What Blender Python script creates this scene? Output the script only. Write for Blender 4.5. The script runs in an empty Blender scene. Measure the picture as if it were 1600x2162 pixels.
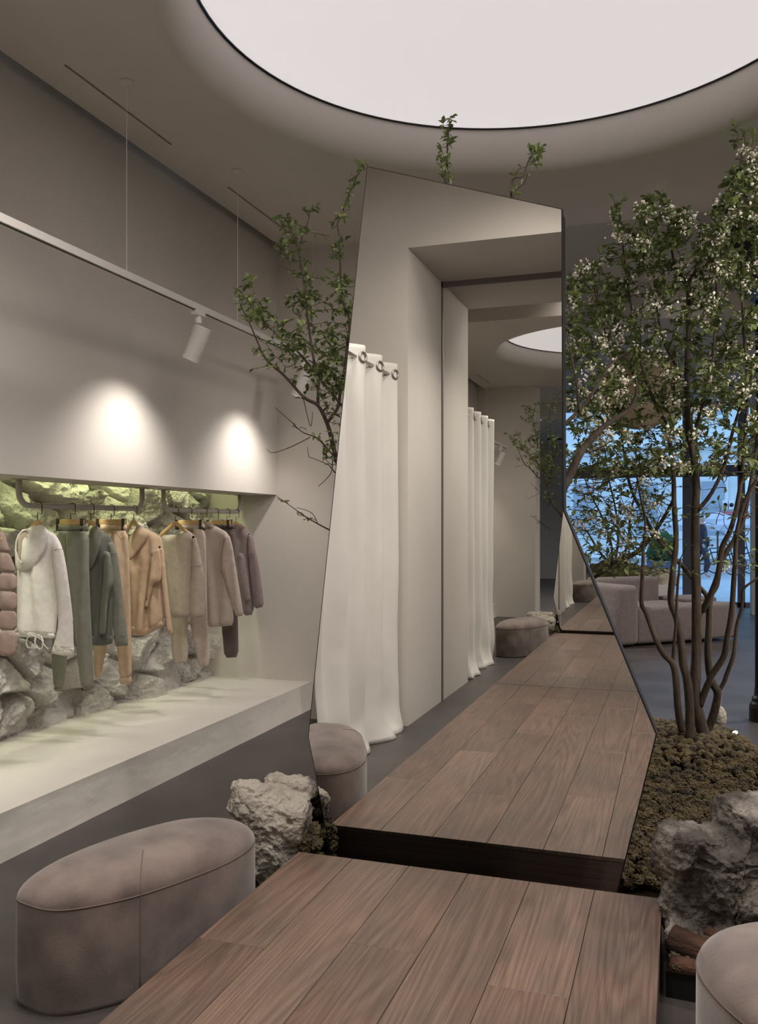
import bpy, bmesh, math, random
import numpy as np
from mathutils import Vector, Matrix, noise as mnoise
from mathutils.geometry import delaunay_2d_cdt

# ------------------------------------------------------------------ camera, world, light, exposure
SC = bpy.context.scene
COL = SC.collection
F = 1867.0; TH = math.radians(18.76); S_, C_ = math.sin(TH), math.cos(TH); CX, CY, EYE = 800., 1110., 1.45

def P(u, v, X=None, Y=None, Z=None):
    """photo point + one known world coordinate -> world point"""
    xr = (u - CX) / F; yr = (CY - v) / F
    dX = xr * C_ - S_; dY = C_ + xr * S_
    if Z is not None: t = (Z - EYE) / yr
    elif Y is not None: t = Y / dY
    else: t = X / dX
    return Vector((dX * t, dY * t, EYE + yr * t))

cd = bpy.data.cameras.new('camera'); cam = bpy.data.objects.new('camera', cd); COL.objects.link(cam)
cam.location = (0, 0, EYE); cam.rotation_euler = (math.radians(90), 0, TH)
cd.sensor_fit = 'HORIZONTAL'; cd.sensor_width = 36; cd.lens = F / 1600 * 36
cd.shift_y = (CY - 1081) / 1600; cd.clip_start = 0.05; cd.clip_end = 300
SC.camera = cam

SC.view_settings.view_transform = 'Standard'; SC.view_settings.look = 'None'
SC.view_settings.gamma = 1; SC.view_settings.use_curve_mapping = False
SC.view_settings.exposure = 0.14
SC.cycles.max_bounces = 14; SC.cycles.glossy_bounces = 10; SC.cycles.diffuse_bounces = 5
SC.cycles.transmission_bounces = 8; SC.cycles.use_denoising = True
SC.cycles.caustics_reflective = False; SC.cycles.caustics_refractive = False
SC.cycles.sample_clamp_indirect = 4

w = bpy.data.worlds.new('evening_sky'); SC.world = w; w.use_nodes = True
nb = w.node_tree.nodes['Background']; nb.inputs[0].default_value = (0.36, 0.62, 1.0, 1); nb.inputs[1].default_value = 2.3

def lamp(kind, name, loc, energy, color, size=0.05, target=None, spot=None, blend=0.5):
    d = bpy.data.lights.new(name, kind); d.energy = energy; d.color = color
    if kind in ('SPOT', 'POINT'): d.shadow_soft_size = size
    if kind == 'SPOT': d.spot_size = math.radians(spot or 60); d.spot_blend = blend
    if kind == 'AREA': d.shape = 'RECTANGLE'; d.size, d.size_y = size
    o = bpy.data.objects.new(name, d); COL.objects.link(o); o.location = loc
    if target is not None:
        o.rotation_euler = (Vector(target) - Vector(loc)).to_track_quat('-Z', 'Y').to_euler()
    return o
WARM = (1.0, 0.925, 0.85)
# fill spots added to brighten the room: x, y, z, power, cone, aim point
for (x, y, z, e, a, tx, ty, tz) in [
        (1.2, 1.4, 4.3, 40, 165, 1.0, 1.0, 0), (2.6, 1.6, 4.3, 120, 165, 2.6, 1.6, 0),
        (2.8, 4.2, 3.55, 260, 165, 2.8, 4.2, 0), (2.6, 6.0, 3.55, 170, 165, 2.6, 6.0, 0),
        (-0.3, 2.3, 3.58, 110, 110, -.3, 2.3, 0), (-1.9, 2.3, 3.58, 120, 130, -2.1, 2.6, 0), (1.4, 2.6, 3.58, 22, 120, 1.2, 2.6, 0),
        (0.2, 2.3, 3.5, 165, 90, -2.0, .6, 2.1), (-.6, 2.2, 3.5, 85, 80, -3.1, 4.6, .7), (-0.2, 3.0, 3.5, 85, 66, -2.7, 6.4, .7), (-.8, .12, 3.42, 115, 130, -.8, .12, 0), (-.8, 1.75, 4.2, 120, 120, -.8, .9, 0), (2.4, 3.4, 3.5, 480, 60, .2, 5.5, 2.2),
        (2.4, 8.2, 3.6, 330, 168, 2.4, 8.2, 0), (2.6, 11.0, 3.6, 240, 168, 2.6, 11, 0), (-2.6, 9.6, 3.6, 420, 168, -2.6, 9.6, 0)]:
    lamp('SPOT', 'fill_spot', (x, y, z), e, WARM, 0.4 if a < 105 else (.012 if y < .5 else .15), (tx, ty, tz), a, 1.0)

# ------------------------------------------------------------------ helpers
def nod(m, t, **kw):
    n = m.node_tree.nodes.new(t)
    for k, v in kw.items(): setattr(n, k, v)
    return n
def L(m, a, b): m.node_tree.links.new(a, b)
def mat(name, col, rough=0.8, col2=None, nscale=3.0, bump=0.0, bscale=60.0, metal=0.0, spec=0.35, emit=None, estr=0.0, contrast=(0.35, 0.65), stretch=None, sheen=0.0, trans=0.0, detail=6.0):
    m = bpy.data.materials.new(name); m.use_nodes = True
    b = m.node_tree.nodes['Principled BSDF']
    b.inputs['Base Color'].default_value = (*col, 1); b.inputs['Roughness'].default_value = rough
    b.inputs['Metallic'].default_value = metal; b.inputs['Specular IOR Level'].default_value = spec
    b.inputs['Sheen Weight'].default_value = sheen
    b.inputs['Transmission Weight'].default_value = trans
    if emit: b.inputs['Emission Color'].default_value = (*emit, 1); b.inputs['Emission Strength'].default_value = estr
    tc = nod(m, 'ShaderNodeTexCoord'); co = tc.outputs['Object']
    if stretch:
        mp = nod(m, 'ShaderNodeMapping'); mp.inputs['Scale'].default_value = stretch; L(m, co, mp.inputs[0]); co = mp.outputs[0]
    if col2:
        n = nod(m, 'ShaderNodeTexNoise'); n.inputs['Scale'].default_value = nscale; n.inputs['Detail'].default_value = detail
        L(m, co, n.inputs['Vector'])
        r = nod(m, 'ShaderNodeValToRGB'); r.color_ramp.elements[0].position = contrast[0]; r.color_ramp.elements[1].position = contrast[1]
        r.color_ramp.elements[0].color = (*col, 1); r.color_ramp.elements[1].color = (*col2, 1)
        L(m, n.outputs[0], r.inputs[0]); L(m, r.outputs[0], b.inputs['Base Color'])
    if bump:
        n = nod(m, 'ShaderNodeTexNoise'); n.inputs['Scale'].default_value = bscale; n.inputs['Detail'].default_value = 5
        L(m, co, n.inputs['Vector'])
        bp = nod(m, 'ShaderNodeBump'); bp.inputs['Strength'].default_value = bump; bp.inputs['Distance'].default_value = 0.01
        L(m, n.outputs[0], bp.inputs['Height']); L(m, bp.outputs[0], b.inputs['Normal'])
    return m

def raw(name, verts, faces, material, parent=None, smooth=False):
    me = bpy.data.meshes.new(name)
    me.from_pydata([tuple(v) for v in verts], [], [tuple(f) for f in faces])
    if material: me.materials.append(material)
    if smooth: me.polygons.foreach_set('use_smooth', [True] * len(me.polygons))
    me.update()
    o = bpy.data.objects.new(name, me); COL.objects.link(o)
    if parent: o.parent = parent; o.matrix_parent_inverse = Matrix.Identity(4); o.matrix_basis = parent.matrix_world.inverted() if False else Matrix.Translation(-parent.location)
    return o
def npmesh(name, V, Fc, material, parent=None, smooth=True):
    """fast mesh from numpy verts (n,3) and faces (m,k)"""
    me = bpy.data.meshes.new(name); V = np.asarray(V, 'f'); Fc = np.asarray(Fc, 'i'); k = Fc.shape[1]
    me.vertices.add(len(V)); me.vertices.foreach_set('co', V.ravel())
    me.loops.add(Fc.size); me.loops.foreach_set('vertex_index', Fc.ravel())
    me.polygons.add(len(Fc)); me.polygons.foreach_set('loop_start', np.arange(0, Fc.size, k, dtype='i'))
    me.polygons.foreach_set('use_smooth', np.full(len(Fc), smooth)); me.update(calc_edges=True); me.validate()
    me.materials.append(material)
    o = bpy.data.objects.new(name, me); COL.objects.link(o)
    if parent: o.parent = parent; o.matrix_basis = Matrix.Translation(-parent.location)
    return o

class MB:
    def __init__(s): s.v = []; s.f = []
    def add(s, V, Fc):
        b = len(s.v); s.v += [tuple(p) for p in V]; s.f += [tuple(i + b for i in f) for f in Fc]; return s
    def box(s, a, b):
        x0, y0, z0 = a; x1, y1, z1 = b
        return s.add([(x0,y0,z0),(x1,y0,z0),(x1,y1,z0),(x0,y1,z0),(x0,y0,z1),(x1,y0,z1),(x1,y1,z1),(x0,y1,z1)],
                     [(0,3,2,1),(4,5,6,7),(0,1,5,4),(1,2,6,5),(2,3,7,6),(3,0,4,7)])
    def prism(s, poly, z0, z1):
        n = len(poly)
        V = [(x, y, z0) for x, y in poly] + [(x, y, z1) for x, y in poly]
        return s.add(V, [tuple(range(n))[::-1], tuple(range(n, 2*n))] + [(i, (i+1) % n, n + (i+1) % n, n + i) for i in range(n)])
    def prismY(s, poly, y0, y1):     # polygon in (x,z)
        n = len(poly)
        V = [(x, y0, z) for x, z in poly] + [(x, y1, z) for x, z in poly]
        return s.add(V, [tuple(range(n)), tuple(range(n, 2*n))[::-1]] + [(i, n + i, n + (i+1) % n, (i+1) % n) for i in range(n)])
    def tube(s, pts, rad, n=10, cap=True):
        pts = [Vector(p) for p in pts]
        if not hasattr(rad, '__len__'): rad = [rad] * len(pts)
        rings = []; ref = None
        for i, p in enumerate(pts):
            t = (pts[min(i+1, len(pts)-1)] - pts[max(i-1, 0)])
            if t.length < 1e-9: t = Vector((0, 0, 1))
            t.normalize()
            if ref is None: ref = t.orthogonal().normalized()
            ref = (ref - t * ref.dot(t));
            if ref.length < 1e-6: ref = t.orthogonal()
            ref.normalize(); bi = t.cross(ref)
            rings.append([p + (ref * math.cos(2*math.pi*k/n) + bi * math.sin(2*math.pi*k/n)) * rad[i] for k in range(n)])
        V = [q for r in rings for q in r]
        Fc = [(i*n+k, i*n+(k+1) % n, (i+1)*n+(k+1) % n, (i+1)*n+k) for i in range(len(pts)-1) for k in range(n)]
        if cap: Fc += [tuple(range(n))[::-1], tuple(range(len(V)-n, len(V)))]
        return s.add(V, Fc)
    def lathe(s, prof, c=(0,0,0), axis=None, n=24, cap=True):
        c = Vector(c); M = Matrix.Identity(3) if axis is None else Vector(axis).to_track_quat('Z', 'Y').to_matrix()
        V = [c + M @ Vector((r*math.cos(2*math.pi*k/n), r*math.sin(2*math.pi*k/n), z)) for r, z in prof for k in range(n)]
        m = len(prof)
        Fc = [(i*n+k, i*n+(k+1) % n, (i+1)*n+(k+1) % n, (i+1)*n+k) for i in range(m-1) for k in range(n)]
        if cap and prof[0][0] > 1e-5: Fc.append(tuple(range(n))[::-1])
        if cap and prof[-1][0] > 1e-5: Fc.append(tuple(range((m-1)*n, m*n)))
        return s.add(V, Fc)
    def build(s, name, m, parent=None, smooth=False, bevel=0, sub=0, seg=2):
        o = raw(name, s.v, s.f, m, parent, smooth)
        if bevel:
            b = o.modifiers.new('b', 'BEVEL'); b.width = bevel; b.segments = seg; b.limit_method = 'ANGLE'; b.angle_limit = math.radians(35)
        if sub:
            x = o.modifiers.new('s', 'SUBSURF'); x.levels = sub; x.render_levels = sub
        return o

def tag(o, label=None, cat=None, group=None, kind=None):
    if label: o['label'] = label
    if cat: o['category'] = cat
    if group: o['group'] = group
    if kind: o['kind'] = kind
    return o
def empty(name, loc=(0, 0, 0)):
    o = bpy.data.objects.new(name, None); COL.objects.link(o); o.location = loc; o.empty_display_size = .1; return o
def struct(name, mb, m, **kw): return tag(mb.build(name, m, **kw), kind='structure')
def bake(o):
    """freeze modifiers into the mesh"""
    dg = bpy.context.evaluated_depsgraph_get(); me = bpy.data.meshes.new_from_object(o.evaluated_get(dg))
    o.modifiers.clear(); o.data = me; return o

# ------------------------------------------------------------------ materials
M_wall = mat('plaster_wall', (.63, .59, .545), .9, (.67, .63, .585), 1.2, .06, 35)
M_ceil = mat('plaster_ceiling', (.61, .57, .525), .9, (.65, .61, .565), 1.0, .08, 18)
M_plinth = mat('trowelled_plaster', (.60, .565, .52), .85, (.66, .63, .58), 2.0, .22, 14)
M_floor = mat('dark_concrete', (.050, .043, .042), .42, (.075, .065, .063), 2.2, .05, 60, spec=.5)
M_front_wall = mat('plaster_pale', (.52, .51, .50), .9, (.56, .55, .54), 1.5)
M_black = mat('black_metal', (.012, .011, .011), .45)
M_dark = mat('dark_edge', (.02, .017, .016), .5)
M_white = mat('white_enamel', (.72, .69, .66), .4)
M_rail = mat('grey_enamel', (.50, .47, .43), .45)
M_frame = mat('window_aluminium', (.17, .18, .22), .5, metal=.3)
M_hook = mat('steel_hook', (.09, .08, .07), .35, metal=.9)
M_steel = mat('brushed_steel', (.55, .50, .45), .3, metal=1.0)
M_hang = mat('hanger_wood', (.52, .33, .16), .45, (.62, .42, .22), 12, stretch=(1, 8, 8))

def wood_mat():
    m = mat('oak_planks', (.2, .12, .08), .36, spec=.6)
    b = m.node_tree.nodes['Principled BSDF']
    tc = nod(m, 'ShaderNodeTexCoord'); at = nod(m, 'ShaderNodeAttribute', attribute_name='plank')
    off = nod(m, 'ShaderNodeVectorMath', operation='MULTIPLY'); off.inputs[1].default_value = (7.3, 13.1, 5.7)
    L(m, at.outputs['Color'], off.inputs[0])
    ad = nod(m, 'ShaderNodeVectorMath', operation='ADD'); L(m, tc.outputs['Object'], ad.inputs[0]); L(m, off.outputs[0], ad.inputs[1])
    mp = nod(m, 'ShaderNodeMapping'); mp.inputs['Scale'].default_value = (1.0, .085, 1.0); L(m, ad.outputs[0], mp.inputs[0])
    # cathedral figure
    n1 = nod(m, 'ShaderNodeTexNoise'); n1.inputs['Scale'].default_value = 3.2; n1.inputs['Detail'].default_value = 2; n1.inputs['Distortion'].default_value = .4
    L(m, mp.outputs[0], n1.inputs[0])
    mul = nod(m, 'ShaderNodeMath', operation='MULTIPLY'); mul.inputs[1].default_value = 34; L(m, n1.outputs[0], mul.inputs[0])
    fr = nod(m, 'ShaderNodeMath', operation='PINGPONG'); fr.inputs[1].default_value = .5; L(m, mul.outputs[0], fr.inputs[0])
    # pores
    mp2 = nod(m, 'ShaderNodeMapping'); mp2.inputs['Scale'].default_value = (1, .02, 1); L(m, ad.outputs[0], mp2.inputs[0])
    n2 = nod(m, 'ShaderNodeTexNoise'); n2.inputs['Scale'].default_value = 170; n2.inputs['Detail'].default_value = 4; L(m, mp2.outputs[0], n2.inputs[0])
    n3 = nod(m, 'ShaderNodeTexNoise'); n3.inputs['Scale'].default_value = 3.0; n3.inputs['Detail'].default_value = 5; L(m, ad.outputs[0], n3.inputs[0])
    r = nod(m, 'ShaderNodeValToRGB'); r.color_ramp.elements[0].position = .0; r.color_ramp.elements[1].position = .42
    r.color_ramp.elements[0].color = (.158, .108, .084, 1); r.color_ramp.elements[1].color = (.222, .152, .118, 1)
    L(m, fr.outputs[0], r.inputs[0])
    r2 = nod(m, 'ShaderNodeValToRGB'); r2.color_ramp.elements[0].position = .36; r2.color_ramp.elements[1].position = .6
    r2.color_ramp.elements[0].color = (.62, .60, .58, 1); r2.color_ramp.elements[1].color = (1.08, 1.06, 1.04, 1)
    L(m, n2.outputs[0], r2.inputs[0])
    mx = nod(m, 'ShaderNodeMixRGB', blend_type='MULTIPLY'); mx.inputs[0].default_value = .75; L(m, r.outputs[0], mx.inputs[1]); L(m, r2.outputs[0], mx.inputs[2])
    r3 = nod(m, 'ShaderNodeValToRGB'); r3.color_ramp.elements[0].position = .3; r3.color_ramp.elements[1].position = .7
    r3.color_ramp.elements[0].color = (.80, .84, .86, 1); r3.color_ramp.elements[1].color = (1.12, 1.03, 1.0, 1)
    L(m, n3.outputs[0], r3.inputs[0])
    mx2 = nod(m, 'ShaderNodeMixRGB', blend_type='MULTIPLY'); mx2.inputs[0].default_value = 1; L(m, mx.outputs[0], mx2.inputs[1]); L(m, r3.outputs[0], mx2.inputs[2])
    sep = nod(m, 'ShaderNodeSeparateColor'); L(m, at.outputs['Color'], sep.inputs[0])
    mr = nod(m, 'ShaderNodeMapRange'); mr.inputs['To Min'].default_value = .72; mr.inputs['To Max'].default_value = 1.12; L(m, sep.outputs[1], mr.inputs[0])
    mx3 = nod(m, 'ShaderNodeVectorMath', operation='SCALE'); L(m, mx2.outputs[0], mx3.inputs[0]); L(m, mr.outputs[0], mx3.inputs['Scale'])
    L(m, mx3.outputs[0], b.inputs['Base Color'])
    bp = nod(m, 'ShaderNodeBump'); bp.inputs['Strength'].default_value = .25; bp.inputs['Distance'].default_value = .002
    L(m, n2.outputs[0], bp.inputs['Height']); L(m, bp.outputs[0], b.inputs['Normal'])
    return m
M_wood = wood_mat()
M_darkwood = mat('dark_stained_oak', (.070, .045, .038), .5, (.105, .068, .056), 30, .15, 90, stretch=(.06, 1, 3))

# ------------------------------------------------------------------ the room
CEIL = 3.65; XW = -3.08; YE = 6.5; XR = 4.5; YB = -0.39; SOF = 3.46; YM = 3.351; ZP = 0.1725; FRONT = 17.0
XJ = -1.86
struct('floor', MB().box((-4.6, -0.75, -.1), (XR + .1, FRONT + .1, 0)), M_floor)
# main ceiling with a round opening, a shadow slot beside the left wall and two thin air slots
def ceiling_mesh():
    cx, cy, r = -.65, 3.93, 1.62
    n = 96; circ = [(cx + r*math.cos(2*math.pi*k/n), cy + r*math.sin(2*math.pi*k/n)) for k in range(n)]
    outer = [(-2.975, 1.9), (XR, 1.9), (XR, 6.6), (-2.975, 6.6)]
    slots = [[(-2.785, 3.515), (-2.77, 3.515), (-2.77, 4.452), (-2.785, 4.452)], [(-2.785, 5.12), (-2.77, 5.12), (-2.77, 6.05), (-2.785, 6.05)]]
    vs = []; es = []
    for loop in [outer, circ] + slots:
        b = len(vs); vs += [Vector(p) for p in loop]; es += [(b+i, b+(i+1) % len(loop)) for i in range(len(loop))]
    rv, re, rf, ov, oe, of = delaunay_2d_cdt(vs, es, [], 1, 1e-6)
    mb = MB(); keep = []
    for f in rf:
        c = sum((rv[i] for i in f), Vector((0, 0))) / len(f)
        if (c - Vector((cx, cy))).length < r * .9995 - 1e-4: continue
        if any(s[0][0] < c.x < s[1][0] and s[0][1] < c.y < s[2][1] for s in slots): continue
        keep.append(tuple(f))
    mb.add([(p.x, p.y, CEIL) for p in rv], keep)
    for loop in slots + [outer]:
        V = [(x, y, CEIL) for x, y in loop] + [(x, y, CEIL + .12) for x, y in loop]; k = len(loop)
        mb.add(V, [(i, (i+1) % k, k+(i+1) % k, k+i) for i in range(k)])
    # rolled lip of the round opening up to the luminous disc
    prof = [(cx, cy, 1.5 + .12*(1 - math.cos(a)), 3.88 - .23*math.sin(a)) for a in [math.pi/2*i/14 for i in range(15)]]
    V = []; Fc = []
    for i, (_, _, rr, z) in enumerate(prof):
        V += [(cx + rr*math.cos(2*math.pi*k/n), cy + rr*math.sin(2*math.pi*k/n), z) for k in range(n)]
    Fc = [(i*n+k, i*n+(k+1) % n, (i+1)*n+(k+1) % n, (i+1)*n+k) for i in range(14) for k in range(n)]
    mb2 = MB().add(V, Fc)
    return mb, mb2
mbc, lip = ceiling_mesh()
struct('ceiling', mbc, M_ceil)
struct('trim_1', lip, M_ceil, smooth=True)
struct('ceiling', MB().box((-4.6, -.75, 3.85), (-2.0 - .6, 6.7, 3.95)).box((-4.6, -.75, 4.5), (XR+.1, 1.9, 4.6)).box((-4.6, 1.9, CEIL+.12), (XR+.1, 1.96, 4.6)).box((-4.5, 5.6, 3.95), (XR+.1, 6.62, 4.0)), M_ceil)
struct('ceiling', MB().box((-4.6, 6.6, 3.72), (XR + .1, 9.0, 3.82)).box((-4.6, 9.0, 3.46), (XR+.1, 9.35, 3.82)).box((-4.6, 9.35, 3.68), (XR+.1, FRONT+.3, 3.78)), mat('plaster_front_ceiling', (.50, .48, .46), .9))
M_dome = mat('luminous_membrane', (.8, .8, .8), .9, emit=(1.0, .93, .95), estr=.56)
dome = empty('ceiling_light', (-.65, 3.93, 3.9)); tag(dome, 'large round luminous ceiling disc glowing pinkish white above the mirror', 'ceiling light')
MB().lathe([(0, 0), (1.488, 0)], (-.65, 3.93, 3.885), n=96, cap=False).build('light_panel', M_dome, dome)
MB().lathe([(1.486, -.006), (1.486, .03), (1.53, .03), (1.53, -.006)], (-.65, 3.93, 3.884), n=96, cap=False).build('shadow_rim', M_dark, dome)

# left side: bulkhead wall, niche, end wall
struct('wall_left', MB().box((XW - .12, -.5, 1.70), (XW, YE, 4.5)).box((-3.44, -.5, 1.70), (XW - .12, YE, 1.75))
       .box((-4.05, -.5, 1.92), (-3.40, YE, 2.0)), M_wall)
struct('wall_left', MB().box((-4.1, -.5, 0), (-4.0, YE, 2.0)), M_wall)
struct('wall_far', MB().box((-4.6, YE, 0), (-2.15, YE + .12, 4.5)).box((-2.27, YE+.12, 0), (-2.15, YE + .5, CEIL+.2)), M_wall)
struct('wall_back', MB().box((-3.4, .45, 0), (XJ, .57, 4.5)).box((XJ, .45, SOF), (2.6, .57, 4.5)).box((2.6, .45, 0), (XR, .57, 4.5)), M_wall)
struct('wall_back', MB().box((XJ - .12, YB - .1, 0), (XJ, .45, SOF + .1)).box((XJ, YB - .1, SOF), (2.6, .45, SOF + .1)).box((2.6, YB - .1, 0), (2.72, .45, SOF + .1)), M_wall)
struct('wall_back', MB().box((-4.6, -.75, 0), (XR + .1, -.65, 4.6)), M_wall)
struct('wall_right', MB().box((XR, -.75, 0), (XR + .1, FRONT, 4.6)), M_wall)
struct('wall_left', MB().box((-4.6, -.75, 0), (-4.5, FRONT, 4.6)), M_front_wall)
struct('trim_2', MB().box((XJ - .005, YB - .004, 0), (XJ + .012, YB + .012, SOF)).box((XJ, YB - .004, SOF - .045), (2.6, YB + .012, SOF)), mat('bronze_trim', (.16, .13, .12), .4, metal=.4))
struct('plinth_base', MB().box((-4.0, .9, 0), (-2.77, YE, .207)), M_plinth, bevel=.008) if False else None
# plinth with a trowelled front face
def plinth():
    ys = np.arange(.9, YE + .001, .02); zs = np.linspace(0, .207, 12)
    V = []; Fc = []
    for y in ys:
        for z in zs:
            d = .003*mnoise.fractal(Vector((y*2.2, z*7, 3)), 1, 2, 3) + .0012*max(0, mnoise.noise(Vector((y*7, z*24 + y*6, 9))))
            V.append((-2.775 + d + .018*(1 - z/.207)**2, y, z))
    nz = len(zs)
    for i in range(len(ys)-1):
        for j in range(nz-1):
            Fc.append((i*nz+j, (i+1)*nz+j, (i+1)*nz+j+1, i*nz+j+1))
    b = len(V); V += [(-3.99, y, .207) for y in ys]
    for i in range(len(ys)-1): Fc.append((i*nz+nz-1, (i+1)*nz+nz-1, b+i+1, b+i))
    V += [(-3.99, .9, 0)]; Fc.append(tuple([b] + [j for j in range(nz-1, -1, -1)] + [len(V)-1]))
    return raw('display_plinth', V, Fc, M_plinth, smooth=False)
o = plinth(); tag(o, 'long low pale plaster plinth running under the hanging clothes', 'plinth')

# rough rock wall of the niche
CHALK = mat('chalk_rock', (.46, .44, .405), .92, (.64, .615, .57), 5, .9, 38, contrast=(.3, .6), detail=10)
for n_ in CHALK.node_tree.nodes:
    if n_.type == 'BUMP': n_.inputs['Distance'].default_value = .03
def rock_wall():
    ny, nz = 620, 240
    ys = np.linspace(1.0, YE, ny); zs = np.linspace(.207, 1.92, nz)
    Yg, Zg = np.meshgrid(ys, zs, indexing='ij')
    rs = np.random.RandomState(5)
    cells = []; y = 1.0
    while y < YE + .3:
        z = .12 + rs.rand()*.2
        while z < 2.1:
            cells.append((y + rs.uniform(-.1, .1), z + rs.uniform(-.05, .05), rs.uniform(.0, .14), rs.uniform(-.45, .45), rs.uniform(-.6, .35), rs.uniform(-.4, .4)))
            z += rs.uniform(.2, .36)
        y += rs.uniform(.24, .36)
    c = np.array(cells)
    # warp
    Wy = Yg + .05*np.sin(Zg*9 + Yg*3) ; Wz = Zg + .05*np.sin(Yg*7 + 1)
    best = np.full(Yg.shape, 9.); sec = np.full(Yg.shape, 9.); H = np.zeros(Yg.shape)
    for cy, cz, h, ty, tz, an in cells:
        dy = Wy - cy; dz = Wz - cz
        a, b = dy*math.cos(an) + dz*math.sin(an), -dy*math.sin(an) + dz*math.cos(an)
        d = np.hypot(a*.85, b*1.15)
        hh = h + ty*dy + tz*dz
        nb_ = d < best
        sec = np.where(nb_, best, np.minimum(sec, d)); H = np.where(nb_, hh, H); best = np.where(nb_, d, best)
    edge = np.clip((sec - best) / .07, 0, 1); edge = edge*edge*(3 - 2*edge)
    nz1 = np.array([[mnoise.fractal(Vector((a*4, b*4, 1.3)), .9, 2.1, 6) for b in zs] for a in ys])
    nz2 = np.array([[abs(mnoise.fractal(Vector((a*9 + b*6, b*14 - a*3, 7.3)), .8, 2.2, 4)) for b in zs] for a in ys])
    D = (.05 + H) * edge + .05*nz1*(.4 + .6*edge) - .03*nz2*edge + .02*edge
    X = -3.80 + np.clip(D, -.1, .22)
    V = np.stack([X, Yg, Zg], -1).reshape(-1, 3)
    i, j = np.meshgrid(np.arange(ny-1), np.arange(nz-1), indexing='ij')
    q = np.stack([i*nz+j, (i+1)*nz+j, (i+1)*nz+j+1, i*nz+j+1], -1).reshape(-1, 4)
    return npmesh('wall_left', V, q, CHALK, smooth=True)
tag(rock_wall(), kind='structure')
# warm-green strip light in the slot over the rocks
M_strip = mat('led_strip', (.8, .8, .6), .5, emit=(.88, 1.0, .50), estr=17.0)
st = tag(MB().box((-3.52, 1.2, 1.895), (-3.49, 6.2, 1.915)).build('strip_light', M_strip), 'yellow-green glowing strip light hidden above the rock wall', 'strip light')
for i, y in enumerate([2.9, 3.75, 4.6, 5.45, 6.1]):
    lamp('SPOT', 'niche_spot', (-3.47, y - .15, 1.80), 7, (1, .93, .86), .010, (-2.98, y + .15, .2), 80, .5)

# ------------------------------------------------------------------ track light
XT = -2.59; ZT = 2.67
tr = empty('track_light', (XT, 1.2, ZT)); tag(tr, 'long white ceiling-hung lighting track running along the left wall', 'track light')
MB().box((XT - .018, 1.2, ZT), (XT + .018, 6.42, ZT + .035)).build('rail', M_white, tr)
MB().box((XT - .007, 1.2, ZT - .002), (XT + .007, 6.42, ZT + .001)).build('groove', M_dark, tr)
for y in (2.35, 3.743, 4.905, 6.093):
    MB().tube([(XT, y, ZT + .03), (XT, y, CEIL - .02)], .0018, 6).build('suspension_wire', M_white, tr)
    MB().lathe([(0, -.028), (.008, -.026), (.012, -.016), (.034, -.010), (.037, 0)], (XT, y, CEIL), n=20).build('ceiling_rose', M_white, tr, smooth=True)
M_lens = mat('lamp_lens', (.9, .9, .85), .3, emit=(1, .93, .82), estr=2.2)
def spot_head(y, label, on=True):
    t = empty('spotlight', (XT, y, ZT)); tag(t, label, 'spotlight', 'spotlights on the wall track')
    top = Vector((XT + .035, y, 2.575)); d = Vector((-.083, -.01, -.19)).normalized(); end = top + d*.20
    MB().box((XT - .02, y - .05, ZT - .028), (XT + .02, y + .05, ZT)).build('adapter', M_white, t, bevel=.003)
    MB().lathe([(.02, 0), (.02, .03), (.016, .032), (.016, .042)], (XT, y, ZT - .07), n=18).build('swivel', M_white, t)
    MB().tube([(XT - .01, y, ZT - .065), (XT - .035, y - .005, ZT - .11), top + d*.07 + Vector((-.04, 0, 0))], .008, 8).build('bracket', M_white, t, smooth=True)
    MB().lathe([(0, 0), (.047, 0), (.05, .004), (.05, .17), (.049, .171), (.049, .175), (.05, .176), (.05, .2), (.043, .2), (.043, .185), (0, .185)], top, d, 28).build('lamp_body', M_white, t)
    MB().lathe([(0, 0), (.042, 0)], end - d*.008, d, 24).build('lens', M_lens, t)
    if on: lamp('SPOT', 'spot_beam', end + d*.01, 33, (1, .93, .86), .03, end + d + Vector((-.05, 0, 0)), 112, 1.0)
spot_head(4.43, 'white cylinder spotlight on the track, tilted down, clear of leaves')
spot_head(5.91, 'white cylinder spotlight on the track, pale behind the leafy branches')
spot_head(2.6, 'white cylinder spotlight added out of view at the camera end of the track')  # unseen head, added for its light on the near clothes and wall

# ------------------------------------------------------------------ mirrors
M_mir = bpy.data.materials.new('mirror_silver'); M_mir.use_nodes = True
b = M_mir.node_tree.nodes['Principled BSDF']; b.inputs['Base Color'].default_value = (.90, .90, .88, 1); b.inputs['Metallic'].default_value = 1; b.inputs['Roughness'].default_value = 0.0
mp = [(-1.190, 2.897), (-.413, 2.635), (-.409, 1.512), (-.076, .696), (-.226, .05), (-1.335, .05), (-1.447, .583)]
mc = np.mean(mp, 0)
mir = empty('floor_mirror', (mc[0], YM, 0)); tag(mir, 'tall faceted frameless floor mirror standing at the end of the wooden walkway', 'mirror')
def shrink(poly, d):
    out = []; n = len(poly)
    for i in range(n):
        a, b_, c_ = Vector(poly[i-1]), Vector(poly[i]), Vector(poly[(i+1) % n])
        d1 = (b_-a).normalized(); d2 = (c_-b_).normalized(); n1 = Vector((d1.y, -d1.x)); n2 = Vector((d2.y, -d2.x))
        bis = (n1+n2).normalized(); out.append(tuple(b_ + bis * d / max(.3, bis.dot(n1))))
    return out
MB().prismY(shrink(mp, .005), YM - .004, YM + .004).build('mirror_glass', M_mir, mir)
MB().prismY(mp, YM + .001, YM + .012).build('edge_rim', M_dark, mir)
MB().prismY(shrink(mp, .004), YM + .012, YM + .11).build('backing_box', M_black, mir)
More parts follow.
